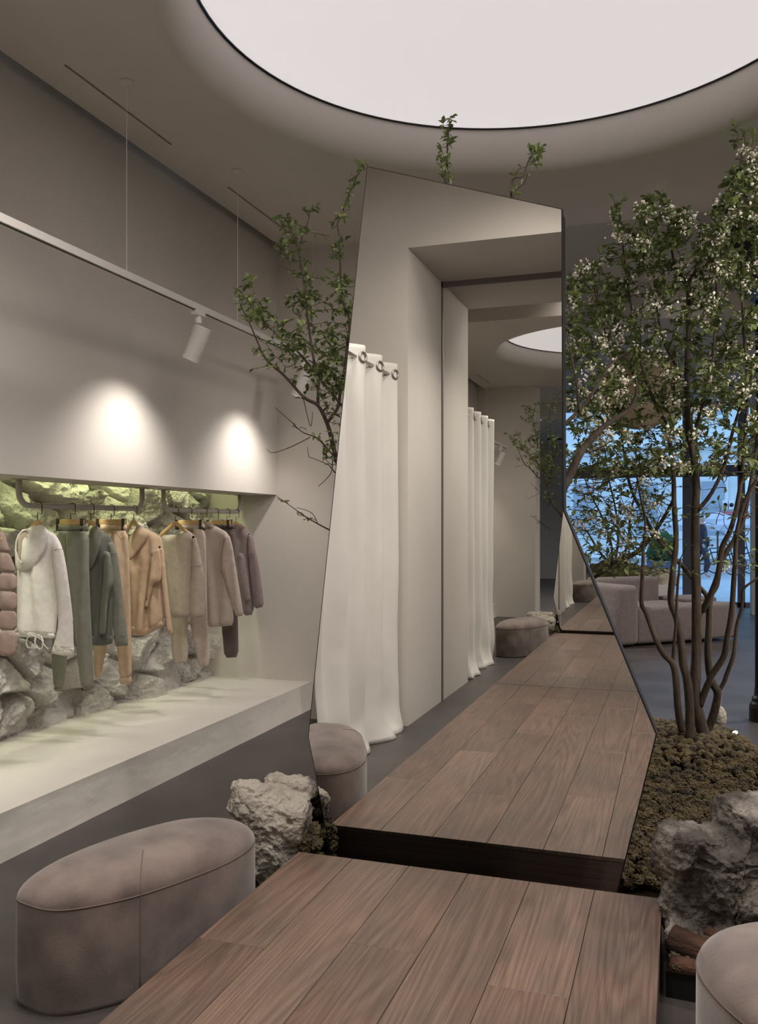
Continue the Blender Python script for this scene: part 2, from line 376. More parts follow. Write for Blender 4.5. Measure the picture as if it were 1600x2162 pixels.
bm_ = tag(MB().box((XJ + .01, YB - .02, .0), (2.6, YB, SOF - .04)).build('wall_mirror', M_mir), 'full-height wall mirror set in the recess behind the walkway', 'mirror')

# ------------------------------------------------------------------ wooden walkway
PX0, PX1, PY0, PY1 = -1.414, -.0555, YB + .005, 3.182
pw = (PX1 - PX0) / 6
joints = {0: [2.42, 1.0], 1: [1.78, .35], 2: [2.536, 1.25, .1], 3: [.64, 1.9], 4: [2.43, 1.55, .3], 5: [1.016, 2.0]}
walk = empty('platform', ((PX0+PX1)/2, (PY0+PY1)/2, 0)); tag(walk, 'low wooden walkway platform of wide brown oak planks leading to the mirror', 'platform')
def planks():
    bm = bmesh.new(); lay = bm.loops.layers.color.new('plank'); rr = random.Random(4)
    joints[3] = [.64]
    for c in range(6):
        ys = [PY0] + sorted(joints[c]) + [PY1]
        for a, b2 in zip(ys[:-1], ys[1:]):
            x0, x1 = PX0 + c*pw + .0009, PX0 + (c+1)*pw - .0009
            r = bmesh.ops.create_cube(bm, size=1, matrix=Matrix.Translation(((x0+x1)/2, (a+b2)/2, ZP - .008)) @ Matrix.Diagonal((x1-x0, b2-a-.0015, .016, 1)))
            cc = (rr.random(), rr.random(), rr.random(), 1)
            fs = {f for v in r['verts'] for f in v.link_faces}
            for f in fs:
                for l in f.loops: l[lay] = cc
    me = bpy.data.meshes.new('planks'); bm.to_mesh(me); me.materials.append(M_wood)
    o = bpy.data.objects.new('plank_deck', me); COL.objects.link(o); o.parent = walk; o.matrix_basis = Matrix.Translation(-walk.location)
    b = o.modifiers.new('b', 'BEVEL'); b.width = .0012; b.segments = 1
planks()
MB().box((PX0 + .002, PY0, .0), (PX1 - .002, PY1 - .002, ZP - .0165)).build('base', M_darkwood, walk)

# ------------------------------------------------------------------ poufs
def suede():
    m = mat('mauve_suede', (.095, .071, .065), .95, (.225, .173, .154), 7, .12, 120, sheen=.5, contrast=(.28, .68), detail=8)
    return m
M_suede = suede(); M_seam = mat('suede_seam', (.16, .12, .11), .9)
def smooth_closed(pts, n=96):
    pts = [Vector(p) for p in pts]; k = len(pts); out = []
    for i in range(k):
        p0, p1, p2, p3 = pts[i-1], pts[i], pts[(i+1) % k], pts[(i+2) % k]
        for j in range(n // k):
            t = j / (n // k)
            out.append(.5*((2*p1) + (-p0+p2)*t + (2*p0-5*p1+4*p2-p3)*t*t + (-p0+3*p1-3*p2+p3)*t**3))
    return out
def pouf(name, plan, z_rim, z_top, label, seam_x=None):
    pl = smooth_closed(plan, 120); c = sum(pl, Vector((0, 0))) / len(pl)
    t = empty(name, (c.x, c.y, 0)); tag(t, label, 'pouf', 'mauve suede poufs beside the walkway')
    mb = MB(); n = len(pl); V = []; Fc = []
    prof = [(.985, 0.0), (.99, .015), (1.0, .08), (1.0, z_rim*.75), (.998, z_rim - .012), (.994, z_rim)]
    up = [(math.cos(a)**.62, z_rim + (z_top - z_rim)*math.sin(a)**1.0) for a in [math.pi/2*i/14 for i in range(1, 15)]]
    for s, z in prof:
        V += [(c.x + (p.x-c.x)*s, c.y + (p.y-c.y)*s, z) for p in pl]
    for i in range(len(prof)-1): Fc += [(i*n+k, i*n+(k+1) % n, (i+1)*n+(k+1) % n, (i+1)*n+k) for k in range(n)]
    Fc.append(tuple(range(n))[::-1])
    MB().add(V, Fc).build('side_panel', M_suede, t, smooth=True)
    V = [(c.x + (p.x-c.x)*.994, c.y + (p.y-c.y)*.994, z_rim) for p in pl]; Fc = []
    for s, z in up:
        s = max(s, .0001)
        V += [(c.x + (p.x-c.x)*.994*s, c.y + (p.y-c.y)*.994*s, z) for p in pl]
    for i in range(len(up)): Fc += [(i*n+k, i*n+(k+1) % n, (i+1)*n+(k+1) % n, (i+1)*n+k) for k in range(n)]
    MB().add(V, Fc).build('cushion_top', M_suede, t, smooth=True)
    MB().tube([(c.x + (p.x-c.x)*.997, c.y + (p.y-c.y)*.997, z_rim) for p in pl + [pl[0]]], .0022, 6).build('seam', M_seam, t, smooth=True)
    if seam_x is not None:
        k = min(range(n), key=lambda i: (pl[i].x - seam_x)**2 + (pl[i].y - 2.34)**2)
        pts = [(c.x + (pl[k].x-c.x)*1.0005, c.y + (pl[k].y-c.y)*1.0005, z) for z in np.linspace(0.01, z_rim, 6)]
        MB().tube(pts + [(c.x + (pl[k].x-c.x)*.996*s, c.y + (pl[k].y-c.y)*.996*s, z + .0005) for s, z in up[:12]], .0016, 6).build('seam', M_seam, t, smooth=True)
    return t
pouf('pouf', [(-1.925, 2.215), (-1.84, 2.165), (-1.72, 2.17), (-1.59, 2.30), (-1.49, 2.50), (-1.432, 2.70), (-1.45, 2.88), (-1.56, 2.97), (-1.72, 2.90), (-1.85, 2.66), (-1.925, 2.40)], .315, .405, 'large egg-shaped mauve suede pouf left of the walkway, seen whole', -1.58)
pouf('pouf', [(.048, 2.32), (.17, 2.10), (.40, 2.02), (.64, 2.10), (.74, 2.34), (.66, 2.58), (.42, 2.69), (.19, 2.62), (.065, 2.50)], .335, .42, 'mauve suede pouf cut off by the bottom right corner', None)

# ------------------------------------------------------------------ rocks, moss, driftwood
def rockbump(m, d):
    for n_ in m.node_tree.nodes:
        if n_.type == 'BUMP': n_.inputs['Distance'].default_value = d
    return m
def blob(name, balls, m, voxel, disp, label=None, cat=None, parent=None, seed=0, pits=0, cut=None, power=2):
    bm = bmesh.new()
    for (x, y, z, rx, ry, rz) in balls:
        r_ = bmesh.ops.create_icosphere(bm, subdivisions=4, radius=1)
        rq = Matrix.Rotation(mnoise.noise(Vector((x*31, y*17, z*13)))*1.5, 3, 'Z') @ Matrix.Rotation(mnoise.noise(Vector((x*11, y*27, z*23)))*.9, 3, 'X') if power > 2 else Matrix.Identity(3)
        for v_ in r_['verts']:
            c_ = v_.co; k_ = (abs(c_.x)**power + abs(c_.y)**power + abs(c_.z)**power)**(1/power); c_ = rq @ (c_ / k_)
            v_.co = Vector((x + c_.x*rx, y + c_.y*ry, z + c_.z*rz))
    me = bpy.data.meshes.new(name); bm.to_mesh(me); o = bpy.data.objects.new(name, me); COL.objects.link(o)
    r = o.modifiers.new('r', 'REMESH'); r.mode = 'VOXEL'; r.voxel_size = voxel; bake(o)
    me = o.data; n = len(me.vertices); co = np.empty(n*3); me.vertices.foreach_get('co', co); no = np.empty(n*3); me.vertices.foreach_get('normal', no)
    co = co.reshape(-1, 3); no = no.reshape(-1, 3)
    for i in range(n):
        p = Vector(co[i]); q = p*3.2 + Vector((seed, 0, 0))
        cell = mnoise.voronoi(p*5.5 + Vector((seed, 3, 1)))[0]
        d = disp*(mnoise.fractal(q, .75, 2.1, 8)*1.1 - .30*abs(mnoise.noise(p*38)) + .9*(cell[1]-cell[0]) - .4 - .35*abs(mnoise.noise(p*15)))
        if pits:
            pc = mnoise.voronoi(p*26 + Vector((seed, 1, 1)))[0]
            if mnoise.noise(p*6 + Vector((9, seed, 0))) > .05: d -= pits*max(0, .28 - pc[0])*3
        co[i] += no[i]*d
    if cut is not None: co[:, 2] = np.maximum(co[:, 2], cut)
    me.vertices.foreach_set('co', co.ravel()); me.polygons.foreach_set('use_smooth', [True]*len(me.polygons)); me.update()
    me.materials.clear(); me.materials.append(m)
    if label: tag(o, label, cat)
    if parent: o.parent = parent
    return o
M_rock1 = rockbump(mat('pale_limestone', (.22, .19, .16), .92, (.46, .42, .365), 7, .8, 45, contrast=(.28, .55), detail=10), .025)
M_rock2 = rockbump(mat('grey_limestone', (.085, .072, .066), .92, (.33, .30, .265), 6, .9, 40, contrast=(.42, .68), detail=12), .03)
blob('rock', [(-1.605, 3.28, .20, .13, .12, .18), (-1.645, 3.27, .32, .095, .10, .075), (-1.55, 3.40, .35, .12, .06, .045), (-1.48, 3.28, .22, .08, .09, .13), (-1.57, 3.29, .12, .15, .11, .13)], M_rock1, .006, .030, 'pale pitted limestone boulder between the left pouf and the mirror', 'rock', seed=3, pits=.014, cut=0, power=4.5)
blob('rock', [(.14, 3.12, .22, .19, .17, .22), (.42, 3.16, .24, .24, .19, .25), (.045, 3.08, .39, .10, .11, .07), (.26, 3.18, .44, .14, .13, .11), (.50, 3.2, .42, .18, .15, .10), (.13, 3.06, .10, .16, .12, .12)], M_rock2, .0065, .042, 'big dark grey weathered boulder with pale crest right of the walkway', 'rock', seed=11, pits=.02, cut=.03, power=4.5)
q_ = P(1518, 1515, Z=.17)
blob('rock', [(q_.x, q_.y, .17, .05, .05, .075)], M_rock1, .008, .012, 'small pale stone poking from the moss beside the tree trunks', 'rock', seed=5)

tray = [(-1.44, 3.375), (-.035, 3.375), (-.04, 2.86), (.95, 2.80), (1.15, 3.6), (.80, 4.8), (.42, 5.55), (.22, 6.15), (-.2, 6.45), (-1.0, 6.2), (-1.45, 5.2), (-1.52, 4.0), (-1.50, 3.5)]
bed = empty('moss_bed', (-.3, 4.5, 0)); tag(bed, 'low black-edged planting bed filled with brown-green cushion moss around the mirror foot', 'planting bed')
MB().prism(tray, 0, .075).build('tray', M_black, bed)
def moss():
    rs = np.random.RandomState(2)
    bm = bmesh.new(); bmesh.ops.create_icosphere(bm, subdivisions=2, radius=1); base = np.array([v.co[:] for v in bm.verts]); tri = np.array([[v.index for v in f.verts] for f in bm.faces]); bm.free()
    vars_ = []
    bm = bmesh.new(); bmesh.ops.create_icosphere(bm, subdivisions=3, radius=1); base3 = np.array([v.co[:] for v in bm.verts]); tri3 = np.array([[v.index for v in f.verts] for f in bm.faces]); bm.free()
    fine_ = []
    for k in range(6):
        off = Vector((k*5.7, 4, 2)); b_ = base3.copy()
        for i in range(len(b_)):
            p = Vector(base3[i]); b_[i] *= 1.16 - .5*mnoise.voronoi(p*2.4 + off)[0][0] - .30*mnoise.voronoi(p*6 + off)[0][0] + .08*mnoise.noise(p*15 + off) + rs.uniform(-.10, .10)
        fine_.append(b_)
    for k in range(5):
        off = Vector((k*7.7, 1, 2)); b_ = base.copy()
        for i in range(len(b_)):
            p = Vector(base[i]); vd = mnoise.voronoi(p*2.6 + off)[0][0]
            b_[i] *= 1.12 - .55*vd + .12*mnoise.noise(p*7 + off)
        vars_.append(b_)
    tp = [Vector(p) for p in tray]
    def inside(x, y):
        c = False
        for i in range(len(tp)):
            a, b_ = tp[i-1], tp[i]
            if (a.y > y) != (b_.y > y) and x < (b_.x-a.x)*(y-a.y)/(b_.y-a.y)+a.x: c = not c
        return c
    Vs = []; Fs = []; k = 0; cnt = 0; nv_ = 0
    while cnt < 13000:
        x, y = rs.uniform(-1.5, 1.15), rs.uniform(2.82, 6.45)
        cnt += 1
        if not inside(x, y) or not inside(x + .03, y) or not inside(x - .03, y - .02): continue
        if -1.47 < x < -.05 and 3.33 < y < 3.43 : continue
        if x < -.04 and y < 3.42: continue
        if x > .0 and (x-.32)**2/.16 + (y-3.18)**2/.06 < .8: continue
        if y > 5.0 and x < -.9: continue
        h = .092 + .03*mnoise.noise(Vector((x*2.2, y*2.2, 0))) + .10*math.exp(-((x-.12)**2 + (y-5.5)**2)/.35) + (.10*math.exp(-((x+1.42)**2/.012 + (y-3.62)**2/.06)))
        r = rs.uniform(.014, .034)
        near_ = y < 5.2 and x > -.3
        s, tr_i = (fine_[rs.randint(6)], tri3) if near_ else (vars_[rs.randint(5)], tri); a = rs.uniform(0, 6.28)
        R = np.array([[math.cos(a), -math.sin(a), 0], [math.sin(a), math.cos(a), 0], [0, 0, 1]])
        Vs.append((s @ R.T)*r*np.array([1, 1, .85]) + np.array([x, y, h + rs.uniform(-.005, .022)])); Fs.append(tr_i + nv_); nv_ += len(s)
    # left clump leaning on the mirror edge
    for q in range(90):
        x = rs.uniform(-1.50, -1.37); y = rs.uniform(3.44, 3.75); z = rs.uniform(.08, .40 - abs(x+1.42)*1.2 - (y-3.44)*.3)
        r = rs.uniform(.02, .04); s = fine_[rs.randint(6)]
        Vs.append(s*r + np.array([x, y, z])); Fs.append(tri3 + nv_); nv_ += len(s)
    for q in range(60):
        x = rs.uniform(-1.46, -1.37); y = rs.uniform(3.22, 3.335); z = rs.uniform(.03, .22)
        r = rs.uniform(.02, .035); s = fine_[rs.randint(6)]
        Vs.append(s*r + np.array([x, y, z])); Fs.append(tri3 + nv_); nv_ += len(s)
    m = mat('cushion_moss', (.022, .016, .006), .95, (.19, .135, .050), 9, 1.0, 220, contrast=(.3, .68), sheen=.2, detail=12)
    o = npmesh('moss', np.concatenate(Vs), np.concatenate(Fs), m, bed, smooth=False); tag(o, kind='stuff')
    # soil surface under the moss
    MB().prism([(p.x*.985, p.y*.992 + .02) for p in tp], .07, .082).build('soil', mat('soil', (.012, .008, .005), 1, spec=.05), bed)
moss()
M_drift = mat('driftwood', (.030, .015, .011), .85, (.115, .055, .036), 9, .9, 50, stretch=(1, 1, 4))
def log(pts, rad, label):
    mb = MB(); pts = [Vector(p) for p in pts]; P2 = []; R2 = []
    for i in range(len(pts)-1):
        for k in range(6):
            t = k/6; P2.append(pts[i].lerp(pts[i+1], t) + Vector((mnoise.noise(pts[i]*9 + Vector((k, 0, 0)))*.008, 0, mnoise.noise(pts[i]*5 + Vector((0, k, 0)))*.008))); R2.append(rad*(1 - .25*(i+t)/len(pts)) * (1 + .18*mnoise.noise(Vector((k*.9, i*3, 1)))))
    P2.append(pts[-1]); R2.append(rad*.35)
    return tag(mb.tube(P2, R2, 12).build('driftwood', M_drift, smooth=True), label, 'driftwood', 'driftwood at the boulder foot')
log([(-.02, 2.98, .13), (.12, 2.91, .125), (.24, 2.86, .10)], .045, 'reddish brown driftwood lump against the walkway edge below the boulder')
log([(-.02, 2.90, .085), (.16, 2.86, .10), (.36, 2.84, .115)], .030, 'long thin brown driftwood stick pointing at the right pouf')
log([(.08, 3.0, .16), (.2, 2.92, .15), (.36, 2.88, .14)], .018, 'slim dark driftwood twig lying along the boulder base')
up = empty('uplight', tuple(P(1552, 1548, Z=.20))); tag(up, 'small garden uplight glowing white in the moss near the trunks', 'uplight')
MB().lathe([(.018, -.04), (.02, 0), (.016, .002)], up.location, (-.3, -.6, 1), 16).build('lamp_body', M_black, up)
MB().lathe([(0, 0), (.015, 0)], up.location + Vector((-.001, -.002, .004)), (-.3, -.6, 1), 16).build('lens', mat('uplight_lens', (1, 1, 1), .3, emit=(1, .95, .9), estr=8), up)
lamp('SPOT', 'uplight_beam', up.location + Vector((-.01, -.02, .03)), 6, (1, .95, .85), .01, P(1460, 1250, Y=5.5), 70, .6)

# ------------------------------------------------------------------ clothes
def zA(pts): return [(x / 2.5806, 980 + y / 2.5806) for x, y in pts]
def pillow(name, ptsA, Y, T, m, parent=None,  folds=0.006, freq=38, seed=0, w=.014, back=.7, step=.014, sag=0.0):
    poly = [P(u, v, Y=Y) for u, v in zA(ptsA)]
    p2 = [Vector((p.x, p.z)) for p in poly]
    ch = .05 if name in ('hem', 'cuff', 'waistband') else .16
    q = []
    for i in range(len(p2)):
        a, b_ = p2[i], p2[(i+1) % len(p2)]
        q += [a.lerp(b_, ch), a.lerp(b_, 1-ch)]
    d = []
    for i in range(len(q)):
        a, b_ = q[i], q[(i+1) % len(q)]; k = max(1, int((b_-a).length / step))
        d += [a.lerp(b_, t/k) for t in range(k)]
    n = len(d); A = np.array([tuple(v) for v in d]); B = np.roll(A, -1, 0)
    x0, z0 = A.min(0); x1, z1 = A.max(0)
    gx, gz = np.meshgrid(np.arange(x0, x1, step), np.arange(z0, z1, step)); G = np.c_[gx.ravel(), gz.ravel()]
    G += np.random.RandomState(seed).uniform(-.2, .2, G.shape)*step
    AB = B - A; L2 = (AB**2).sum(1)
    def dist(Q):
        out = np.empty(len(Q))
        for i, g in enumerate(Q):
            t = np.clip(((g - A)*AB).sum(1)/L2, 0, 1); out[i] = np.sqrt((((A + AB*t[:, None]) - g)**2).sum(1).min())
        return out
    def ins(Q):
        c = np.zeros(len(Q), bool)
        for i in range(n):
            a, b_ = A[i], B[i]
            if a[1] == b_[1]: continue
            hit = ((a[1] > Q[:, 1]) != (b_[1] > Q[:, 1])) & (Q[:, 0] < (b_[0]-a[0])*(Q[:, 1]-a[1])/(b_[1]-a[1]) + a[0]); c ^= hit
        return c
    G = G[ins(G)]; dd = dist(G); k = dd > step*.55; G = G[k]; dd = dd[k]
    vs = d + [Vector(g) for g in G]
    rv, re, rf, ov, oe, of = delaunay_2d_cdt(vs, [(i, (i+1) % n) for i in range(n)], [list(range(n))], 1, 1e-6)
    R = np.array([tuple(v) for v in rv]); nb_ = [any(x < n for x in o_) for o_ in ov]
    D = dist(R); D[np.array(nb_)] = 0
    Vf = []; Vb = {}
    ph = seed*1.7
    for i in range(len(R)):
        x, z = R[i]; e = 1 - math.exp(-(D[i]/w)**1.3)
        fz = (z - z0) / max(.01, z1 - z0)
        fo = folds*(math.sin(x*freq*1.9 + ph + 1.4*mnoise.noise(Vector((x*5, z*1.6, seed)))*3) * (1.15 - .5*fz) + 1.1*mnoise.noise(Vector((x*16, z*4, seed*3.1))) + .3*mnoise.noise(Vector((x*34 + z*14, z*22, seed*1.1))))
        Vf.append((x, Y - e*(T*.62 + fo*1.35), z))
    nF = len(Vf); V = list(Vf); idx = list(range(nF))
    bi = []
    for i in range(nF):
        if D[i] == 0: bi.append(i)
        else:
            x, y, z = Vf[i]; e = 1 - math.exp(-(D[i]/w)**1.3); bi.append(len(V)); V.append((x, Y + e*T*back, z))
    Fc = []
    for f in rf:
        Fc.append(tuple(f)); Fc.append(tuple(bi[i] for i in reversed(f)))
    o = raw(name, V, Fc, m, parent, smooth=True)
    return o
def cloth(name, c, c2=None): return mat(name, c, .95, c2 or tuple(x*1.12 for x in c), 30, .25, 400, sheen=.25)
M_wht = cloth('white_jersey', (.80, .76, .75)); M_grn = cloth('sage_jersey', (.215, .212, .175)); M_grn2 = cloth('shaded_sage_jersey', (.150, .155, .133))  # second sage is darker: shade on the hoodie body put into the colour
M_pch = cloth('peach_jersey', (.60, .44, .30)); M_bge = cloth('taupe_knit', (.40, .335, .285)); M_bge2 = cloth('light_taupe_twill', (.46, .385, .34))
M_mau = cloth('mauve_wool', (.245, .185, .190)); M_mau2 = cloth('dark_mauve_wool', (.10, .072, .072)); M_pnk = cloth('dusty_pink_quilt', (.42, .31, .27)); M_lin = cloth('beige_lining', (.45, .36, .30))
M_shadowless = None
RX = -3.33
def hang_pt(xA): # rail point above px
    u = xA/2.5806; 
    p = P(u, 1072, X=RX); return p
def rack(ya, yb, label):
    z = 1.56; t = empty('clothes_rail', (RX, (ya+yb)/2, 1.70)); tag(t, label, 'clothes rail', 'grey clothes rails under the niche ceiling')
    r = .07; pts = [(RX, ya, 1.70), (RX, ya, z + r)]
    for i in range(1, 7): a = math.pi/2*i/6; pts.append((RX, ya + r - r*math.cos(a), z + r - r*math.sin(a)))
    for i in range(0, 7): a = math.pi/2*i/6; pts.append((RX, yb - r + r*math.sin(a), z + r - r*math.cos(a)))
    pts.append((RX, yb, 1.70))
    MB().tube(pts, .0165, 14).build('rail', M_rail, t, smooth=True)
    for y in (ya, yb): MB().lathe([(.045, -.006), (.045, 0)], (RX, y, 1.70), n=24).build('mounting_flange', M_rail, t)
rack(3.843, 4.983, 'grey bent-pipe clothes rail holding white, sage and peach clothes')
rack(5.236, 6.348, 'grey bent-pipe clothes rail holding taupe and mauve clothes')
rack(2.45, 3.62, 'grey bent-pipe clothes rail cut off by the left edge')
def hanger(xA, topA, label, kind='shoulder', half=.17, wood=True):
    rp = hang_pt(xA); Y = rp.y; z_r = 1.56; t = empty('clothes_hanger', (RX, Y, z_r)); tag(t, label, 'clothes hanger', 'wooden clothes hangers on the rails')
    u, v = topA[0]/2.5806, 980 + topA[1]/2.5806; tp = P(u, v, Y=Y)
    pts = [(RX + .0215*math.cos(a), Y, z_r + .0215*math.sin(a)) for a in np.linspace(math.pi*.95, -math.pi*.12, 12)]
    pts += [(RX + .018, Y, z_r - .045), (tp.x, Y, tp.z + .035), (tp.x, Y, tp.z - .005)]
    MB().tube(pts, .0024, 8).build('hook', M_hook, t, smooth=True)
    if kind == 'shoulder':
        prof = [(-half, -.085), (-half*.6, -.048), (-half*.2, -.012), (0, 0), (half*.2, -.012), (half*.6, -.048), (half, -.085)]
        up_ = [(tp.x + a, tp.z + b_) for a, b_ in prof]; lo = [(x, z - .030) for x, z in reversed(up_)]
        MB().prismY(up_ + lo, Y - .011, Y + .011).build('shoulder_bar', M_hang, t, bevel=.005)
    else:
        MB().box((tp.x - half, Y - .007, tp.z - .032), (tp.x + half, Y + .007, tp.z)).build('clip_bar', M_hang, t, bevel=.003)
        for s in (-1, 1):
            x = tp.x + s*(half - .012)
            MB().box((x - .009, Y - .016, tp.z - .07), (x + .009, Y + .016, tp.z + .004)).build('clip', M_hook, t, bevel=.003)
    return Y
def garment(name, label, cat, Y): 
    t = empty(name, (RX, Y, 1.45)); return tag(t, label, cat)

# 1 white hoodie
Y = hanger(212, (205, 300), 'wooden hanger inside the white hoodie', half=.085)
g = garment('hoodie', 'white drawstring hoodie hanging on the left rail', 'hoodie', Y)
pillow('body', [(120,390),(170,362),(235,345),(305,385),(335,440),(345,500),(330,620),(318,760),(305,900),(301,944),(91,938),(92,760),(92,560),(100,450)], Y, .040, M_wht, g, .009, 30, 1)
pillow('hem', [(92,910),(190,905),(300,918),(303,950),(195,945),(90,942)], Y-.005, 0.032, M_wht, g, .004, 90, 2, w=.008)
pillow('sleeve', [(283,455),(318,425),(345,470),(362,560),(382,700),(398,860),(403,1036),(345,1036),(282,1026),(292,985),(318,880),(310,740),(300,640),(285,560)], Y-.035, .030, M_wht, g, .006, 30, 3)
pillow('cuff', [(290,985),(404,995),(403,1042),(345,1045),(278,1030)], Y-.037, 0.019, M_wht, g, .003, 90, 4, w=.008)
pillow('sleeve', [(100,420),(120,400),(130,600),(125,860),(100,870),(92,700)], Y+.045, .02, M_wht, g, .004, 30, 5)
hd = pillow('hood', [(150,350),(185,335),(235,330),(268,368),(262,420),(240,480),(205,535),(170,568),(120,585),(86,572),(80,500),(86,430),(110,372)], Y-.04, .045, M_wht, g, .006, 22, 6, w=.03)
pillow('hood_lining', [(108,368),(150,352),(172,400),(166,450),(144,505),(116,545),(92,505),(86,430)], Y-.058, 0.010, M_lin, g, .006, 60, 7, w=.008)
MB().tube([P(u, v, Y=Y-.066) for u, v in zA([(148,356),(165,375),(170,410),(163,450),(143,500),(118,540),(98,512),(86,470),(90,425),(104,385),(125,362),(148,356)])], .006, 8).build('hood_edge', M_wht, g, smooth=True)
def loop(ptsA, Y, r=.0028): return [P(u, v, Y=Y) for u, v in zA(ptsA)]
mbd = MB()
mbd.tube(loop([(193,938),(170,930),(148,950),(142,975),(152,1000),(170,1003),(190,980),(198,940)], Y-.05), .003, 6)
mbd.tube(loop([(198,935),(188,960),(196,990),(215,1010),(230,1000),(235,960),(222,935),(200,930)], Y-.055), .003, 6)
mbd.tube(loop([(200,940),(225,955),(240,985),(262,1008)], Y-.05), .003, 6)
mbd.build('drawstring', M_wht, g, smooth=True)
# 2 sage joggers
Y = hanger(395, (385, 300), 'wooden clip hanger holding the sage joggers', 'clip', .095)
g = garment('joggers', 'sage green joggers clipped up between the white and sage hoodies', 'joggers', Y)
pillow('waistband', [(305,318),(390,326),(480,322),(484,362),(395,368),(303,360)], Y-.004, 0.022, M_grn, g, .005, 170, 11, w=.008)
pillow('leg', [(303,362),(400,366),(404,500),(396,650),(385,830),(368,1050),(348,1222),(292,1222),(280,1040),(290,800),(296,560)], Y+.02, .028, M_grn, g, .007, 30, 12)
pillow('leg', [(360,364),(484,362),(486,600),(494,800),(506,1050),(514,1228),(444,1228),(420,1050),(398,850),(380,650),(362,500)], Y-.012, .030, M_grn, g, .009, 30, 13)
pillow('cuff', [(292,1215),(348,1215),(344,1240),(296,1235)], Y+.02, 0.016, M_grn, g, .003, 120, 14, w=.008)
pillow('cuff', [(442,1222),(515,1222),(516,1255),(452,1250)], Y-.012, 0.017, M_grn, g, .003, 120, 15, w=.008)
# 3 sage hoodie
Y = hanger(498, (495, 300), 'wooden hanger inside the sage hoodie', half=.07)
g = garment('hoodie', 'sage green hoodie on the left rail', 'hoodie', Y)
pillow('body', [(470,400),(520,360),(575,372),(608,400),(625,450),(630,560),(615,750),(614,972),(565,984),(502,982),(490,760),(480,560)], Y, .040, M_grn2, g, .009, 30, 21)
pillow('hem', [(498,935),(560,940),(618,935),(612,975),(565,990),(502,988)], Y-.003, 0.027, M_grn2, g, .003, 120, 22, w=.008)
pillow('sleeve', [(585,430),(615,420),(640,490),(655,600),(672,760),(690,900),(697,982),(630,988),(612,860),(618,700),(600,640),(598,520)], Y-.035, .028, M_grn, g, .008, 30, 23)
pillow('cuff', [(618,938),(695,935),(697,988),(630,994)], Y-.036, 0.017, M_grn, g, .003, 120, 24, w=.008)
pillow('sleeve', [(565,470),(600,480),(615,560),(618,650),(600,690),(585,760),(575,930),(540,930),(545,760),(560,620)], Y-.055, .020, M_grn, g, .008, 30, 25)
pillow('hood', [(487,365),(500,345),(525,332),(552,352),(548,430),(530,500),(505,560),(486,580),(478,500)], Y-.04, .038, M_grn, g, .006, 30, 26, w=.028)
# 4 peach joggers
Y = hanger(608, (605, 300), 'wooden clip hanger holding the peach joggers', 'clip', .105)
g = garment('joggers', 'peach joggers clipped up between the sage and peach hoodies', 'joggers', Y)
pillow('waistband', [(545,325),(620,328),(694,328),(697,362),(620,366),(545,362)], Y-.004, 0.020, M_pch, g, .006, 170, 31, w=.008)
pillow('leg', [(545,360),(630,362),(625,520),(605,760),(580,1000),(548,1168),(514,1165),(506,960),(525,700),(540,500)], Y+.02, .026, M_pch, g, .007, 34, 32)
pillow('leg', [(600,362),(697,360),(706,560),(713,800),(717,1010),(719,1160),(650,1165),(636,980),(625,800),(612,600)], Y-.012, .030, M_pch, g, .009, 34, 33)
pillow('cuff', [(650,1160),(719,1155),(718,1197),(656,1200)], Y-.012, 0.016, M_pch, g, .004, 120, 34, w=.008)
# 5 peach hoodie
Y = hanger(733, (728, 298), 'wooden hanger inside the peach hoodie', half=.07)
g = garment('hoodie', 'peach hoodie with bent sleeve at the far end of the left rail', 'hoodie', Y)
pillow('body', [(700,400),(740,350),(790,345),(850,378),(880,400),(892,460),(885,640),(891,878),(800,926),(717,928),(708,700),(702,540)], Y, .042, M_pch, g, .010, 26, 41)
pillow('hem', [(716,878),(800,885),(888,850),(892,880),(800,932),(716,934)], Y-.003, 0.029, M_pch, g, .003, 120, 42, w=.008)
pillow('sleeve', [(862,440),(895,468),(905,600),(920,740),(941,912),(930,930),(906,902),(890,760),(876,640),(866,560)], Y-.03, .024, M_pch, g, .006, 34, 43)
pillow('cuff', [(900,868),(934,866),(942,915),(930,934),(906,905)], Y-.03, 0.014, M_pch, g, .003, 120, 44, w=.008)
pillow('sleeve', [(825,470),(870,455),(882,560),(876,640),(838,650),(818,720),(800,790),(785,785),(800,680),(815,590)], Y-.06, .022, M_pch, g, .008, 30, 45)
pillow('hood', [(750,325),(780,345),(812,368),(806,400),(770,450),(735,500),(708,525),(704,490),(715,420),(735,360)], Y-.045, .035, M_pch, g, .006, 30, 46, w=.025)
# 6 taupe top
Y = hanger(960, (955, 310), 'wooden hanger showing in the neck of the taupe top', half=.12)
g = garment('knitted_top', 'taupe long-sleeved round-neck top first on the right rail', 'top', Y)
pillow('body', [(862,368),(885,380),(912,385),(960,385),(1005,370),(1022,360),(1058,385),(1078,430),(1075,500),(1050,600),(1042,720),(1040,838),(930,838),(915,700),(900,560),(885,450)], Y, .038, M_bge, g, .006, 24, 51)
pillow('sleeve', [(1045,385),(1068,400),(1082,450),(1100,540),(1117,630),(1118,800),(1112,828),(1048,845),(1035,800),(1038,650),(1045,520)], Y-.035, .026, M_bge, g, .004, 24, 52)
